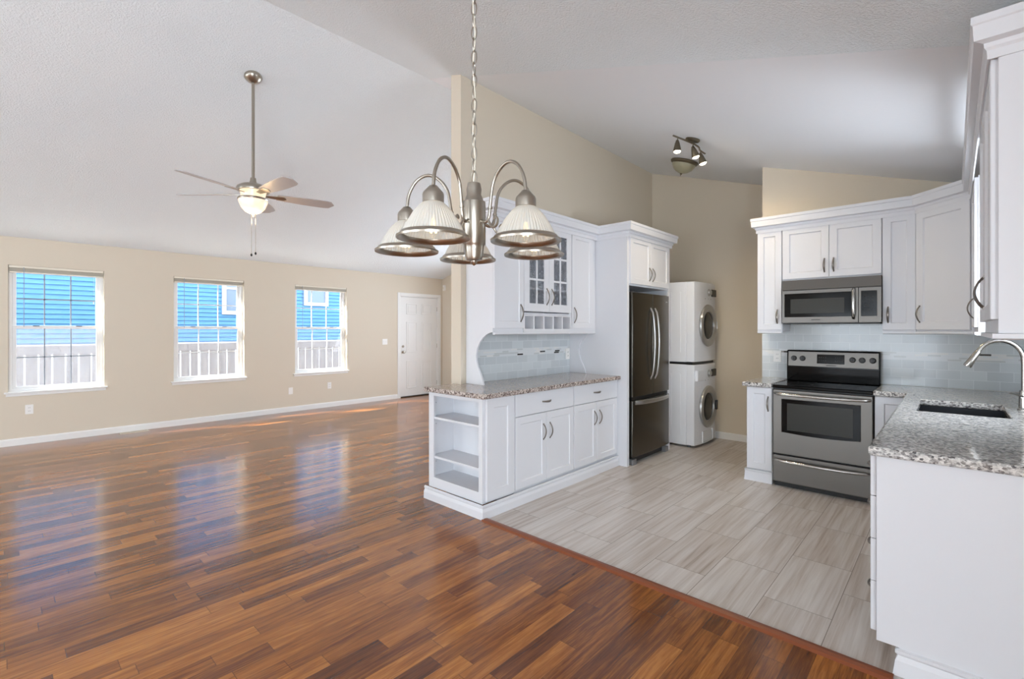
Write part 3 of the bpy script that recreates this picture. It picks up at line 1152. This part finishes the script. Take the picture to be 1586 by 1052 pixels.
# ------------------------------------------------------------ washer and dryer
def laundry(name, label, z0, dryer):
    t = thing(name, label, 'dryer' if dryer else 'washing machine', (5.66, 2.24, z0), 0, None)
    w, dp, h = 0.69, 0.74, 1.0
    # body with a gently bowed front
    n = 12
    pts = [(w * k / n, 0.035 - 0.035 * (1 - (2.0 * k / n - 1) ** 2)) for k in range(n + 1)] + [(w, .13), (0, .13)]
    MB().box(0, .131, .025, w, dp, h).obj('cabinet', M['appliance'], t, 0.008)
    MB().prism(pts, .03, h - .002).obj('front_panel', M['appliance'], t, 0.006, smooth=True)
    sp = MB()   # pressed ribs in the side panel
    for k in range(5):
        y = .20 + k * .115
        sp.box(-.004, y, .14, .004, y + .012, h - .12)
    sp.obj('side_rib', M['appliance'], t, 0.003)
    cx, cz = w / 2, .47
    MB().lathe([(.175, -.005), (.250, -.005), (.262, .012), (.255, .03), (.215, .040), (.178, .022), (.172, .0)], (cx, .01, cz), (0, -1, 0), 48).obj('door_ring', M['silver'], t, smooth=True)
    MB().lathe([(0, .016), (.10, .018), (.16, .012), (.176, .0), (.176, -.004), (0, -.004)], (cx, .005, cz), (0, -1, 0), 40).obj('door_glass', M['drum_glass'], t, smooth=True)
    if not dryer:
        MB().box(cx + .185, -.040, cz - .06, cx + .235, -.015, cz + .06).obj('door_latch', M['black'], t, 0.006)
    else:
        MB().box(cx + .215, -.034, cz - .05, cx + .235, -.015, cz + .05).obj('door_latch', M['silver'], t, 0.006)
    # controls
    kb = MB().lathe([(0, 0), (.048, 0), (.046, .006), (.036, .010), (.034, .03), (0, .032)], (cx + .03, .004, .88), (0, -1, 0), 28).obj('control_knob', M['silver'], t, smooth=True)
    MB().box(cx + .12, -.006, .835, cx + .27, .03, .925).obj('display', M['black_glass'], t, 0.004)
    for k in range(3):
        MB().lathe([(0, 0), (.009, 0), (.008, .004), (0, .004)], (cx - .06 + .09 * k - .02, .004, .80), (0, -1, 0), 12).obj('button', M['silver'], t)
    if not dryer:
        MB().box(.03, -.0, .80, .22, .034, .93).obj('detergent_drawer', M['appliance'], t, 0.006)
        MB().box(.035, .010, .845, .19, .0150, .855).obj('marking', M['grout_mark'], t)
        for x in (.06, w - .06):
            for y in (.12, dp - .08):
                MB().lathe([(.022, 0), (.022, .012), (.012, .014), (.012, .026)], (x, y, 0), seg=14).obj('foot', M['grey'], t)
        MB().cells([.18, .186, .504, .51], [.045, .051, .174, .18], lambda u, v: not (.186 < u < .504 and .051 < v < .174), -.003, .02, 'y').obj('access_panel', M['appliance'], t)
    return t


laundry('washing_machine', 'white front load washer on the tile floor at the bottom of the stack', 0.0, False)
laundry('clothes_dryer', 'white front load dryer stacked on top of the washer', 1.004, True)
tag(MB().box(5.67, 2.30, 1.0005, 6.34, 2.97, 1.0285).obj('stacking_kit', M['black']), 'thin black stacking kit between the washer and the dryer', 'stacking kit')


# ------------------------------------------------------------ range wall: base
R90 = -PI / 2
base_unit('base_cabinet', 'narrow white base cabinet with one door left of the range', (4.86, 1.445, 0), R90, 0.222, 0.588, 0.890, False, False, 0.735, None, dz=(.7, .885), zbot=.118)
tag(MB().sweep([(5.42, 1.4465), (4.8595, 1.4465), (4.8595, 1.226)], [(0, 0), (.022, 0), (.018, .015), (.014, .085), (.018, .092), (.018, .105), (0, .108)]).obj('base_moulding', M['white']),
    'white base moulding round the narrow cabinet left of the range', 'moulding')
tag(MB().box(4.80, 1.222, .891, 5.438, 1.475, .93).obj('countertop', M['granite_white'], bevel=.008), 'small granite top on the narrow cabinet left of the range', 'countertop')

t = thing('kitchen_range', 'freestanding stainless electric range with a black glass cooktop', 'stove', (4.83, 1.215, 0), R90)
rw = 0.738
MB().box(.002, .03, .045, rw - .002, .60, .895).obj('body', M['black'], t)
tp = MB().box(0, -.01, .892, rw, .585, .922).obj('cooktop', M['black_glass'], t, 0.008)
for (x, y, r) in ((.18, .16, .105), (.55, .15, .085), (.19, .42, .08), (.54, .42, .10)):
    MB().lathe([(r - .003, .9222), (r, .9226), (r, .9229), (r - .003, .9229)], (x, y, 0), seg=48).obj('burner_ring', M['knob_slot'], tp)
# oven door
dr = MB().cells([.004, .075, rw - .085, rw - .004], [.300, .500, .795, .878], lambda u, v: not (.075 < u < rw - .085 and .50 < v < .795), -.012, .028, 'y').obj('oven_door', M['stainless'], t, 0.004)
n = 12
x0, x1 = .075, rw - .085
arc = [(x1 - (x1 - x0) * k / n, .50 - .014 * (1 - (2 * k / n - 1) ** 2)) for k in range(n + 1)]
MB().prism([(x0, .795), (x1, .795)] + arc, -.0135, .0, 'y').obj('window_frame', M['black_glass'], dr)
MB().box(.118, -.0142, .520, rw - .135, -.0130, .762).obj('oven_window', M['oven_glass'], dr)
bowed_bar((.02, -.012, .845), (rw - .02, -.012, .845), (0, -.052, -.004), (.014, .013), pw=.30, n=25).obj('handle', M['chrome'], dr, smooth=True)
dw = MB().box(.004, -.012, .045, rw - .004, .028, .288).obj('storage_drawer', M['stainless'], t, 0.004)
bowed_bar((.02, -.012, .247), (rw - .02, -.012, .247), (0, -.048, -.006), (.014, .012), pw=.35, n=25).obj('handle', M['chrome'], dw, smooth=True)
MB().box(.01, .03, .0, rw - .01, .55, .046).obj('plinth', M['black'], t)
# backguard
bg = MB().prism([(.500, .921), (.60, .921), (.60, 1.215), (.520, 1.225), (.507, 1.215), (.495, 1.06)], .0, rw, 'x').obj('backguard', M['black_glass'], t, 0.010)
ba = math.atan2(.013, .155)
pn = MB().box(.012, -.004, 1.066, rw - .012, .004, 1.210)
PX = Matrix.Translation((0, .508, 1.21)) @ Matrix.Rotation(-ba, 4, 'X') @ Matrix.Translation((0, 0, -1.21))
pn.xf(PX)
pn.obj('control_panel', M['stainless'], bg, 0.003)
dp_ = MB().box(.255, -.0065, 1.098, .475, .002, 1.186).xf(PX).obj('clock_display', M['black_glass'], bg, 0.003)
for r_ in range(2):
    for k in range(4):
        for sx in (.275, .405):
            MB().box(sx + .017 * k - .003, -.0072, 1.125 + .03 * r_, sx + .017 * k + .003, -.006, 1.130 + .03 * r_).xf(PX).obj('key', M['knob_slot'], dp_)
MB().box(.33, -.0046, 1.078, .41, -.003, 1.086).xf(PX).obj('badge', M['knob_slot'], bg)
for x in (.062, .136, .535, .607, .684):
    k = MB().lathe([(0, 0), (.026, 0), (.025, .008), (.021, .010), (.019, .026), (0, .027)], (x, .4995, 1.143), (0, -1, .06), 24)
    k.box(x - .004, .466, 1.127, x + .004, .476, 1.163)
    k.obj('knob', M['black'], bg, smooth=True)

# right of the range and the sink run
YF = 0.240   # carcass front of the sink run
t = base_unit('base_cabinet', 'white corner base cabinet half hidden right of the range', (4.86, 0.472, 0), R90, 0.228, 0.588, 0.890, False, False, 0.70, None, dz=(.7, .885), zbot=.118)


def sink_run(name, label, xr, w, kind, group=None):
    """cabinet facing +Y; xr is its far (larger X) edge"""
    t = thing(name, label, 'cabinet', (xr, YF, 0), PI, group)
    cc = MB().box(0, .075, 0, w, .655, .108)
    if kind == 'sink':      # open box, the basin hangs inside
        cc.cells([0, .02, w - .02, w], [0, .02, .635, .655], lambda u, v: not (.02 < u < w - .02 and .02 < v < .635), .108, .889)
    else:
        cc.box(0, 0, .108, w, .655, .889)
    cc.obj('carcass', M['white'], t)
    if kind == 'drawers':
        zs = [.134, .346, .527, .710, .885]
        for a, b in zip(zs, zs[1:]):
            cab_drawer(t, .003, a + .0015, w - .003, b - .0015, w / 2, -.003)
    else:
        cab_door(t, .003, .134, w / 2 - .0015, .885, w / 2 - .045, .75)
        cab_door(t, w / 2 + .0015, .134, w - .003, .885, w / 2 + .045, .75)
    return t


sink_run('drawer_cabinet', 'white drawer cabinet at the near end of the sink counter, drawers facing the tile', 3.00, .449, 'drawers')
sink_run('base_cabinet', 'white base cabinet between the drawer cabinet and the sink cabinet', 3.64, .638, 'doors', None)
sink_run('sink_cabinet', 'white cabinet under the kitchen sink', 4.60, .958, 'sink', None)
mb = MB().prism([(YF, .108), (YF, .889), (YR + .002, .889), (YR + .002, .0), (.165, .0), (.165, .108)], 2.530, 2.549, 'x')
tag(mb.obj('end_panel', M['white'], bevel=.001), 'large plain white panel closing the near end of the sink counter', 'panel')
tag(MB().sweep([(2.549, .1655), (2.5295, .1655), (2.5295, YR + .002)], [(0, 0), (.020, 0), (.018, .012), (.012, .06), (.004, .08), (.012, .09), (.012, .102), (0, .106)]).obj('base_moulding', M['white']),
    'white base moulding at the foot of the near end panel of the sink counter', 'moulding')
SX0, SX1, SY0, SY1 = 3.80, 4.44, -.235, .168
ct = MB().cells([2.50, SX0, SX1, 4.80, 5.438], [YR + .002, SY0, SY1, .266, .4765],
                lambda u, v: (v < .266 or u > 4.80) and not (SX0 < u < SX1 and SY0 < v < SY1), .890, .93)
tag(ct.obj('countertop', M['granite_white'], bevel=.009), 'long white and grey granite counter round the sink corner', 'countertop')
t = thing('kitchen_sink', 'steel undermount sink set into the granite counter', 'sink', ((SX0 + SX1) / 2, (SY0 + SY1) / 2, .69))
a, b = (SX1 - SX0) / 2 + .008, (SY1 - SY0) / 2 + .008
mb = MB()
mb.cells([-a - .02, -a, a, a + .02], [-b - .02, -b, b, b + .02], lambda u, v: not (-a < u < a and -b < v < b), .0, .1985)
mb.box(-a - .02, -b - .02, -.012, a + .02, b + .02, .0)
mb.obj('basin', M['sink_steel'], t, 0.003)
MB().lathe([(0, 0), (.042, 0), (.045, .003), (.03, .004), (0, .002)], (0, 0, 0), seg=24).obj('drain', M['chrome'], t, smooth=True)

# faucet
t = thing('kitchen_faucet', 'tall arched pull down faucet of brushed nickel behind the sink', 'faucet', (4.26, -.315, .93))
MB().lathe([(0, 0), (.030, 0), (.030, .006), (.024, .012), (.022, .10), (.019, .12), (0, .12)], seg=24).obj('base', M['chrome'], t, smooth=True)
pts = [(0, 0, .11), (0, 0, .20), (0, 0, .28)]
R = .105
for k in range(1, 13):
    a = PI * k / 14.0
    pts.append((-.010 * k / 12, R - R * math.cos(a), .30 + R * 1.18 * math.sin(a)))
MB().tube(pts, .0125, 14).obj('spout', M['chrome'], t, smooth=True)
e = Vector(pts[-1])
dv = (Vector(pts[-1]) - Vector(pts[-2])).normalized()
MB().lathe([(0, 0), (.0145, 0), (.016, .01), (.019, .07), (.022, .105), (.020, .112), (0, .112)], e, dv, 20).obj('spray_head', M['chrome'], t, smooth=True)
MB().lathe([(0, 0), (.014, 0), (.014, .03), (0, .03)], (-.020, .0, .085), (-1, .1, 0), 16).tube([(-.04, .004, .085), (-.10, .05, .105), (-.125, .07, .112)], [.006, .005, .0045], 10).obj('lever', M['chrome'], t, smooth=True)

tag(MB().cells([YR + .013, .452, 1.208, 1.469], [.931, 1.4075, 1.474], lambda u, v: v < 1.4075 or .452 < u < 1.208, 5.438, 5.4495, 'x').obj('tile_backsplash', M['subway_y']), 'pale glass subway tile backsplash behind the range', 'backsplash')
M['subway_r'] = subway('glass_subway_tile_sink_wall', 'x', 0.93)
tag(MB().cells([2.53, 3.36, 4.18, 5.437], [.931, 1.14, 1.408], lambda u, v: not (3.36 < u < 4.18 and v > 1.14), YR + .001, YR + .012, 'y').obj('tile_backsplash', M['subway_r']), 'glass subway tile backsplash behind the sink and faucet', 'backsplash')

# ------------------------------------------------------------ range wall: uppers
XU = 5.15
ZB, ZT = 1.408, 2.40


def upper(name, label, y1, w, doors, z0=ZB, group=None, hs=None):
    t = thing(name, label, 'cabinet', (XU, y1, z0), R90, group)
    MB().box(0, 0, 0, w, .298, ZT - z0).obj('carcass', M['white'], t)
    g = .003
    if doors == 1:
        cab_door(t, g, .012, w - g, ZT - z0 - .012, hs, .14, stile=.055)
    else:
        cab_door(t, g, .012, w / 2 - .0015, ZT - z0 - .012, w / 2 - .035, .12, L=.12)
        cab_door(t, w / 2 + .0015, .012, w - g, ZT - z0 - .012, w / 2 + .035, .12, L=.12)
    return t


upper('wall_cabinet', 'narrow white wall cabinet at the left end of the range wall', 1.432, .220, 1, hs=.180)
upper('wall_cabinet', 'white two door wall cabinet directly above the microwave', 1.210, .760, 2, 1.890)
upper('wall_cabinet', 'narrow white wall cabinet right of the microwave', .448, .222, 1, hs=.040)
# diagonal corner cabinet
ang = -3 * PI / 4
fwid = math.hypot(XU - 4.818, .224 + .108)
t = thing('corner_cabinet', 'white diagonal corner wall cabinet with one door', 'cabinet', (XU, .224, ZB), ang)
inv = Matrix.Rotation(-ang, 4, 'Z') @ Matrix.Translation((-XU, -.224, -ZB))
MB().prism([(5.449, .224), (XU, .224), (4.818, -.108), (4.818, YR + .002), (5.449, YR + .002)], ZB, ZT).xf(inv).obj('carcass', M['white'], t)
cab_door(t, .012, .012, fwid - .012, ZT - ZB - .012, .05, .14, stile=.065)
YU = -.115


def side_upper(label, xr, w, hx):
    t = thing('wall_cabinet', label, 'cabinet', (xr, YU, ZB), PI)
    MB().box(0, 0, 0, w, YU - YR - .002, ZT - ZB).obj('carcass', M['white'], t)
    if w > .7:
        cab_door(t, .004, .05, w / 2 - .0015, ZT - ZB - .012, w / 2 - .04, .17)
        cab_door(t, w / 2 + .0015, .05, w - .018, ZT - ZB - .012, w / 2 + .04, .17)
    else:
        cab_door(t, .004, .03, w - .004, ZT - ZB - .012, hx, .15)
    return t


side_upper('white wall cabinet next to the diagonal corner cabinet, seen edge on', 4.816, .598, .56)
side_upper('tall white wall cabinet at the right edge, nearest the camera', 3.32, .94, 0)
tag(crown([(5.448, 1.4325), (XU - .0005 - .0205, 1.4325), (XU - .021, .224 + .008), (4.818 - .008, YU + .0215), (2.3795, YU + .0215), (2.3795, YR + .002)], -.012, .80).obj('crown_moulding', M['white']),
    'white crown moulding along the wall cabinets over the range and the sink', 'moulding')
LR = [(-.02, 1.385), (.0, 1.385), (.016, 1.390), (.016, 1.407), (-.02, 1.407)]
tag(MB().sweep([(XU, 1.430), (XU, 1.214)], LR).obj('light_rail', M['white']), 'short white light rail under the narrow cabinet left of the microwave', 'moulding')
tag(MB().sweep([(XU, .444), (XU, .226), (4.818, -.111), (4.22, -.113)], LR).obj('light_rail', M['white']), 'white light rail under the cabinets right of the microwave and the corner', 'moulding')
tag(MB().sweep([(3.318, YU), (2.382, YU), (2.382, YR + .004)], LR).obj('light_rail', M['white']), 'white light rail under the tall cabinet nearest the camera', 'moulding')

# microwave
t = thing('microwave_oven', 'stainless over the range microwave with a black window and keypad', 'microwave', (5.08, 1.200, 1.475), R90)
mw, mh = .752, .410
MB().box(.002, .022, .012, mw - .002, .366, mh).obj('body', M['black'], t, 0.003)
MB().prism([(-.0, .318), (.022, .318), (.022, mh), (.012, mh)], .0, mw, 'x').obj('vent_hood', M['stainless'], t, 0.002)
d = MB().cells([0, .022, .562, .592], [.010, .065, .282, .313], lambda u, v: not (.022 < u < .562 and .065 < v < .282), 0, .02, 'y').obj('door', M['stainless'], t, 0.002)
MB().box(.022, .001, .065, .562, .012, .282).obj('window_frame', M['black_glass'], d)
MB().box(.072, .0002, .098, .492, .0012, .232).obj('window_mesh', M['oven_glass'], d)
bowed_bar((.560, .004, .045), (.560, .004, .305), (0, -.038, 0), (.013, .010), flat=(1, 0, 0), pw=.32).obj('handle', M['chrome'], d, smooth=True)
MB().box(.24, -.0006, .034, .31, .001, .042).obj('badge', M['knob_slot'], d)
p = MB().cells([.595, .612, .722, mw], [.010, .065, .282, .313], lambda u, v: not (.612 < u < .722 and .065 < v < .282), 0, .02, 'y').obj('control_panel', M['stainless'], t, 0.002)
kp = MB().box(.612, .001, .065, .722, .012, .282).obj('keypad', M['black_glass'], p)
for r_ in range(6):
    for c_ in range(3):
        MB().box(.632 + .028 * c_, .0002, .095 + .027 * r_, .642 + .028 * c_, .0012, .0985 + .027 * r_).obj('key', M['knob_slot'], kp)
MB().box(.01, .02, 0, mw - .01, .36, .012).obj('bottom_plate', M['black'], t)


# ------------------------------------------------------------ ceiling fan
fx, fy = 1.522, 4.489
zc = zl(fy)
t = thing('ceiling_fan', 'brushed nickel five blade ceiling fan with a lit amber glass bowl', 'ceiling fan', (fx, fy, 2.40))
sl = Vector((0, -LS, -1)).normalized()      # pointing down off the sloped ceiling
MB().lathe([(0, 0), (.070, 0), (.072, .012), (.062, .03), (.035, .052), (.016, .06), (0, .06)], (0, 0, zc - 2.40 - .001), sl, 32).obj('canopy', M['nickel'], t, smooth=True)
MB().tube([(0, 0, zc - 2.40 - .04), (0, 0, .345)], .0125, 16).obj('downrod', M['nickel'], t, smooth=True)
MB().lathe([(0, .34), (.022, .345), (.026, .315), (.034, .295), (.09, .283), (.125, .262), (.132, .242), (.128, .228), (0, .228)], seg=40).obj('motor_housing', M['nickel'], t, smooth=True)
MB().lathe([(0, .228), (.105, .228), (.098, .20), (.088, .165), (0, .165)], seg=36).obj('light_collar', emit('uplit_collar_glow', (1.0, .72, .42, 1), .55, srgb(230, 215, 190)), t, smooth=True)  # collar is no lamp; its glow stands in for the bowl's up-light
MB().lathe([(0, .165), (.118, .165), (.122, .158), (.118, .148), (0, .148)], seg=40).obj('bowl_rim', M['nickel'], t, smooth=True)
MB().lathe([(.116, .150), (.112, .128), (.095, .085), (.065, .052), (.028, .034), (0, .030)], seg=40).obj('light_bowl', M['fan_bowl'], t, smooth=True)
MB().lathe([(0, .040), (.022, .036), (.020, .026), (.008, .020), (.008, .012), (0, .008)], seg=20).obj('finial', M['nickel'], t, smooth=True)
for k in range(5):
    a = math.radians(-13 + 72 * k)
    R_ = Matrix.Rotation(a, 4, 'Z')
    pitch = Matrix.Rotation(math.radians(-13), 4, 'X')
    outl = []
    n = 14
    L0, L1 = .19, .68
    for i in range(n + 1):
        s = i / n
        wd = .050 + .024 * math.sin(PI * min(1, s * 1.15) * .62)
        if s > .86:
            wd *= math.sqrt(max(0.0, 1 - ((s - .86) / .14) ** 2)) * .92 + .08
        outl.append((L0 + (L1 - L0) * s, wd))
    poly = [(x, w) for x, w in outl] + [(x, -w * .9) for x, w in reversed(outl)]
    b = MB().prism(poly, -.003, .003).xf(R_ @ Matrix.Translation((0, 0, .205)) @ pitch).obj('blade', M['blade'], t, 0.001)
    ir = MB().prism([(.10, .018), (.20, .030), (.25, .034), (.27, .0), (.25, -.034), (.20, -.030), (.10, -.018)], -.008, -.003)
    ir.xf(R_ @ Matrix.Translation((0, 0, .205)) @ pitch).obj('blade_iron', M['nickel'], b, 0.001)
for (dx, dy, L) in ((-.012, .004, .345), (.018, -.006, .33)):
    ch = MB().tube([(dx, dy, .035), (dx, dy, .03 - L)], .0016, 6).obj('pull_chain', M['nickel'], t)
    MB().lathe([(0, 0), (.006, .004), (.009, .014), (.004, .026), (0, .028)], (dx, dy, .005 - L), seg=12).obj('pull_knob', M['black'], ch, smooth=True)
pl = bpy.data.lights.new('fan_bulb', 'POINT')
pl.energy, pl.color, pl.shadow_soft_size = 5, (1, .70, .40), .05
po = bpy.data.objects.new('fan_bulb', pl)
COL.objects.link(po)
po.location = (fx, fy, 2.375)


# ------------------------------------------------------------ chandelier
hx, hy = 1.115, 1.210
t = thing('chandelier', 'brushed nickel five light chandelier with ribbed glass shades hanging on a chain', 'chandelier', (hx, hy, 1.64))
zt = zk(hy)
MB().lathe([(0, .285), (.022, .283), (.026, .262), (.024, .245), (.030, .232), (.033, .222), (.039, .219), (.040, .205), (.040, .075), (.036, .070), (.034, .062), (.031, .030), (.026, .020), (.012, .017), (.010, .008), (.005, .003), (0, 0)], seg=36).obj('column', M['nickel'], t, smooth=True)
# chain of oval links up to the sloped ceiling
cn = MB()
z = .279
top = zt - 1.64 - .05
i = 0
while z < top - .02:
    ln, wd = .024, .0095
    pts = []
    for k in range(14):
        a = 2 * PI * k / 14
        u, v = wd * math.cos(a), ln * math.sin(a)
        pts.append((u, 0, z + ln + v) if i % 2 else (0, u, z + ln + v))
    q = MB().tube(pts, .0021, 6, closed=True)
    q.xf(Matrix.Rotation(math.radians(22), 4, 'Z'))
    me = bpy.data.meshes.new('tmp')
    q.bm.to_mesh(me)
    q.bm.free()
    cn.bm.from_mesh(me)
    bpy.data.meshes.remove(me)
    z += ln * 2 - .0065
    i += 1
cn.obj('chain', M['nickel'], t, smooth=True)
cw_ = [(.004 * math.sin(k * 1.3), .004 * math.cos(k * 1.3), .28 + (top - .28) * k / 24) for k in range(25)]
MB().tube(cw_, .0024, 6).obj('cord', M['blind'], t, smooth=True)
MB().lathe([(0, 0), (.062, 0), (.064, .010), (.050, .026), (.020, .040), (.008, .055), (0, .055)], (0, 0, zt - 1.64 - .001), Vector((0, KS, -1)), 28).obj('canopy', M['nickel'], t, smooth=True)


def smooth_path(P, n=6):
    P = [Vector(p) for p in P]
    out = []
    for i in range(len(P) - 1):
        p0, p1, p2, p3 = P[max(i - 1, 0)], P[i], P[i + 1], P[min(i + 2, len(P) - 1)]
        for k in range(n):
            s = k / n
            out.append(0.5 * ((2 * p1) + (p2 - p0) * s + (2 * p0 - 5 * p1 + 4 * p2 - p3) * s * s + (3 * p1 - p0 - 3 * p2 + p3) * s ** 3))
    out.append(P[-1])
    return out


for k in range(5):
    a = math.radians(-163 + 72 * k)
    R_ = Matrix.Rotation(a, 4, 'Z')
    arm = MB().tube(smooth_path([(.038, 0, .150), (.058, 0, .142), (.074, 0, .155), (.082, 0, .20), (.094, 0, .262), (.125, 0, .302), (.165, 0, .318), (.205, 0, .300), (.232, 0, .255), (.240, 0, .205)]), .0055, 10)
    arm.lathe([(0, 0), (.008, .002), (.008, .008), (0, .010)], (.0795, 0, .180), (0.1, 0, 1), 12)
    arm.tube(smooth_path([(.070, 0, .148), (.088, 0, .122), (.108, 0, .122), (.116, 0, .140), (.106, 0, .152), (.098, 0, .142)]), [.0042] * 30 + [.003], 8)
    arm.xf(R_).obj('arm', M['nickel'], t, smooth=True)
    c = R_ @ Vector((.240, 0, 0))
    MB().lathe([(0, .212), (.012, .210), (.030, .190), (.032, .183), (.032, .160), (.028, .157), (0, .157)], c, seg=28).obj('socket_cup', M['nickel'], t, smooth=True)
    sh = MB().lathe([(.030, .160), (.042, .150), (.060, .128), (.080, .095), (.094, .066), (.096, .062), (.092, .066), (.078, .095), (.058, .128), (.040, .149), (.030, .157)], c, seg=112, ribs=.016).obj('shade', M['shade'], t, smooth=True)
    MB().lathe([(.090, .067), (.097, .070), (.102, .063), (.110, .058), (.109, .052), (.100, .054), (.093, .058), (.090, .067)], c, seg=48).obj('rim', M['nickel'], sh, smooth=True)
    bl = MB().lathe([(0, .157), (.013, .155), (.013, .125), (.018, .112), (.029, .085), (.030, .070), (.022, .050), (.010, .041), (0, .039)], c, seg=24).obj('bulb', M['bulb_glass'], t, smooth=True)
    fl = MB()
    for q in range(4):
        aa = q * PI / 2
        fl.tube([(c.x + .004 * math.cos(aa), c.y + .004 * math.sin(aa), .112), (c.x + .010 * math.cos(aa), c.y + .010 * math.sin(aa), .070)], .0026, 6)
    fl.obj('filament', M['filament'], bl)


# ------------------------------------------------------------ kitchen ceiling lights
def up_frame(x, y):
    """origin on the sloped kitchen ceiling with local -z square to it"""
    nrm = Vector((0, -KS, 1)).normalized()
    ex = Vector((1, 0, 0))
    ey = nrm.cross(ex)
    m = Matrix((ex, ey, nrm)).transposed().to_4x4()
    return Matrix.Translation((x, y, zk(y))) @ m


tx, ty = 4.50, 1.82
t = thing('track_light', 'pewter three head spotlight bar on the sloped kitchen ceiling, lit', 'ceiling light', (tx, ty, zk(ty)))
F0 = Matrix.Translation((-tx, -ty, -zk(ty))) @ up_frame(tx, ty)
MB().lathe([(0, -.001), (.066, -.001), (.068, -.012), (.060, -.024), (0, -.026)], seg=32).xf(F0).obj('canopy', M['pewter'], t, smooth=True)
MB().tube([(0, 0, -.02), (0, 0, -.038)], .009, 12).xf(F0).obj('stem', M['pewter'], t, smooth=True)
bar = smooth_path([(-.22, .09, -.036), (-.10, .035, -.038), (0, 0, -.038), (.12, -.018, -.040), (.25, .018, -.040), (.38, .02, -.038)])
MB().tube(bar, .008, 10).xf(F0).obj('bar', M['pewter'], t, smooth=True)
for (px, py, dx, dy) in ((-.165, .065, .0, -.30), (.03, -.004, .26, -.58), (.27, .018, .22, -.56)):
    base = Vector((px, py, -.042))
    d = Vector((dx, dy, -1)).normalized()
    dw = F0.to_3x3() @ d
    h = MB().tube([base + Vector((0, 0, .006)), base + Vector((0, 0, -.022))], .005, 8)
    e = base + Vector((0, 0, -.020))
    h.lathe([(0, 0), (.012, 0), (.022, .03), (.034, .085), (.036, .105), (.033, .105), (.020, .05), (0, .03)], e, d, 24)
    hd_ = h.xf(F0).obj('spot_head', M['pewter'], t, smooth=True)
    MB().lathe([(0, .050), (.018, .055), (.030, .090), (.030, .108), (.020, .116), (0, .119)], e, d, 20).xf(F0).obj('bulb', M['spot_bulb'], hd_, smooth=True)
    L = bpy.data.lights.new('spot_bulb_light', 'SPOT')
    L.energy, L.color, L.spot_size, L.spot_blend, L.shadow_soft_size = 18, (1, .80, .52), math.radians(130), .8, .03
    lo = bpy.data.objects.new('spot_bulb_light', L)
    COL.objects.link(lo)
    wp = Matrix.Translation((tx, ty, zk(ty))) @ F0 @ (e + d * .135)
    lo.location = wp
    lo.rotation_euler = dw.to_track_quat('-Z', 'Y').to_euler()

bx, by = 5.45, 2.30
t = thing('flush_ceiling_light', 'unlit frosted bowl flush light on the kitchen ceiling behind the spotlights', 'ceiling light', (bx, by, zk(by)))
F1 = Matrix.Translation((-bx, -by, -zk(by))) @ up_frame(bx, by)
MB().lathe([(0, -.001), (.150, -.001), (.158, -.012), (.150, -.030), (.135, -.040), (.128, -.040), (0, -.034)], seg=40).xf(F1).obj('pan', M['pewter'], t, smooth=True)
MB().lathe([(.132, -.038), (.128, -.060), (.105, -.098), (.070, -.125), (.03, -.140), (0, -.143)], seg=40).xf(F1).obj('glass_bowl', M['frost'], t, smooth=True)
MB().lathe([(0, -.138), (.014, -.142), (.012, -.152), (.005, -.160), (.004, -.170), (0, -.172)], seg=16).xf(F1).obj('finial', M['pewter'], t, smooth=True)


# ------------------------------------------------------------ outside
GZ = -0.35
struct('ground', MB().box(-12, YW + .15, GZ - .1, 18, 30, GZ), M['dirt'])
t = thing('wooden_fence', 'weathered grey wooden fence seen through the windows', 'fence', (3, 10.8, GZ))
ft = 1.16 - GZ
mb = MB()
x = -7.0
k = 0
while x < 8.0:
    w = .135 + .006 * random.random()
    mb.box(x, 0, .02, x + w, .018, ft - .02 + .012 * random.random())
    x += w + .022
    k += 1
mb.obj('pickets', M['fence'], t)
for z in (.30, ft - .14):
    MB().box(-7, .019, z, 8, .06, z + .09).obj('rail', M['fence'], t)
MB().box(-7, -.03, ft - .14, 8, -.001, ft - .0).obj('top_board', M['fence'], t)
for x in (-6.5, -4.1, -1.7, .7, 3.1, 5.5, 7.8):
    MB().box(x - .045, .061, 0, x + .045, .15, ft).obj('post', M['fence'], t)

t = thing('neighbour_house', 'blue lap sided house beyond the fence with white trimmed windows', 'house', (3, 13.5, GZ))
H_ = 5.6
prof = []
n = int(H_ / .10)
for k in range(n):
    prof += [(-.026, k * .10), (0.0, (k + 1) * .10 - .001)]
prof += [(.25, n * .10), (.25, 0)]
MB().prism(prof, -9, 12, 'x').obj('siding', M['siding'], t)
MB().box(-9.3, -.45, n * .10 - .05, 12.3, .6, n * .10 + .12).obj('eave', M['trim'], t)


MB().box(-9, -.12, 0, 12, -.027, 1.12 - GZ).obj('bright_backing', M['trim'], t)  # added pale band; its whiteness stands in for sunlight seen between pickets


def house_window(x0, x1, z0, z1):
    x0, x1, z0, z1 = x0 - 3, x1 - 3, z0 - GZ, z1 - GZ
    w = MB().cells([x0 - .09, x0, x1, x1 + .09], [z0 - .09, z0, z1, z1 + .09], lambda u, v: not (x0 < u < x1 and z0 < v < z1), -.06, .05, 'y')
    w.box((x0), -.05, (z0 + z1) / 2 - .025, x1, -.02, (z0 + z1) / 2 + .025)
    o = w.obj('window_trim', M['blade'], t)
    MB().box(x0, -.03, z0, x1, -.019, z1).obj('pane', simple('house_window_glass', srgb(96, 112, 130), .3), o)


house_window(3.93, 4.9, 1.90, 3.05)
house_window(5.99, 6.52, 2.20, 3.3)
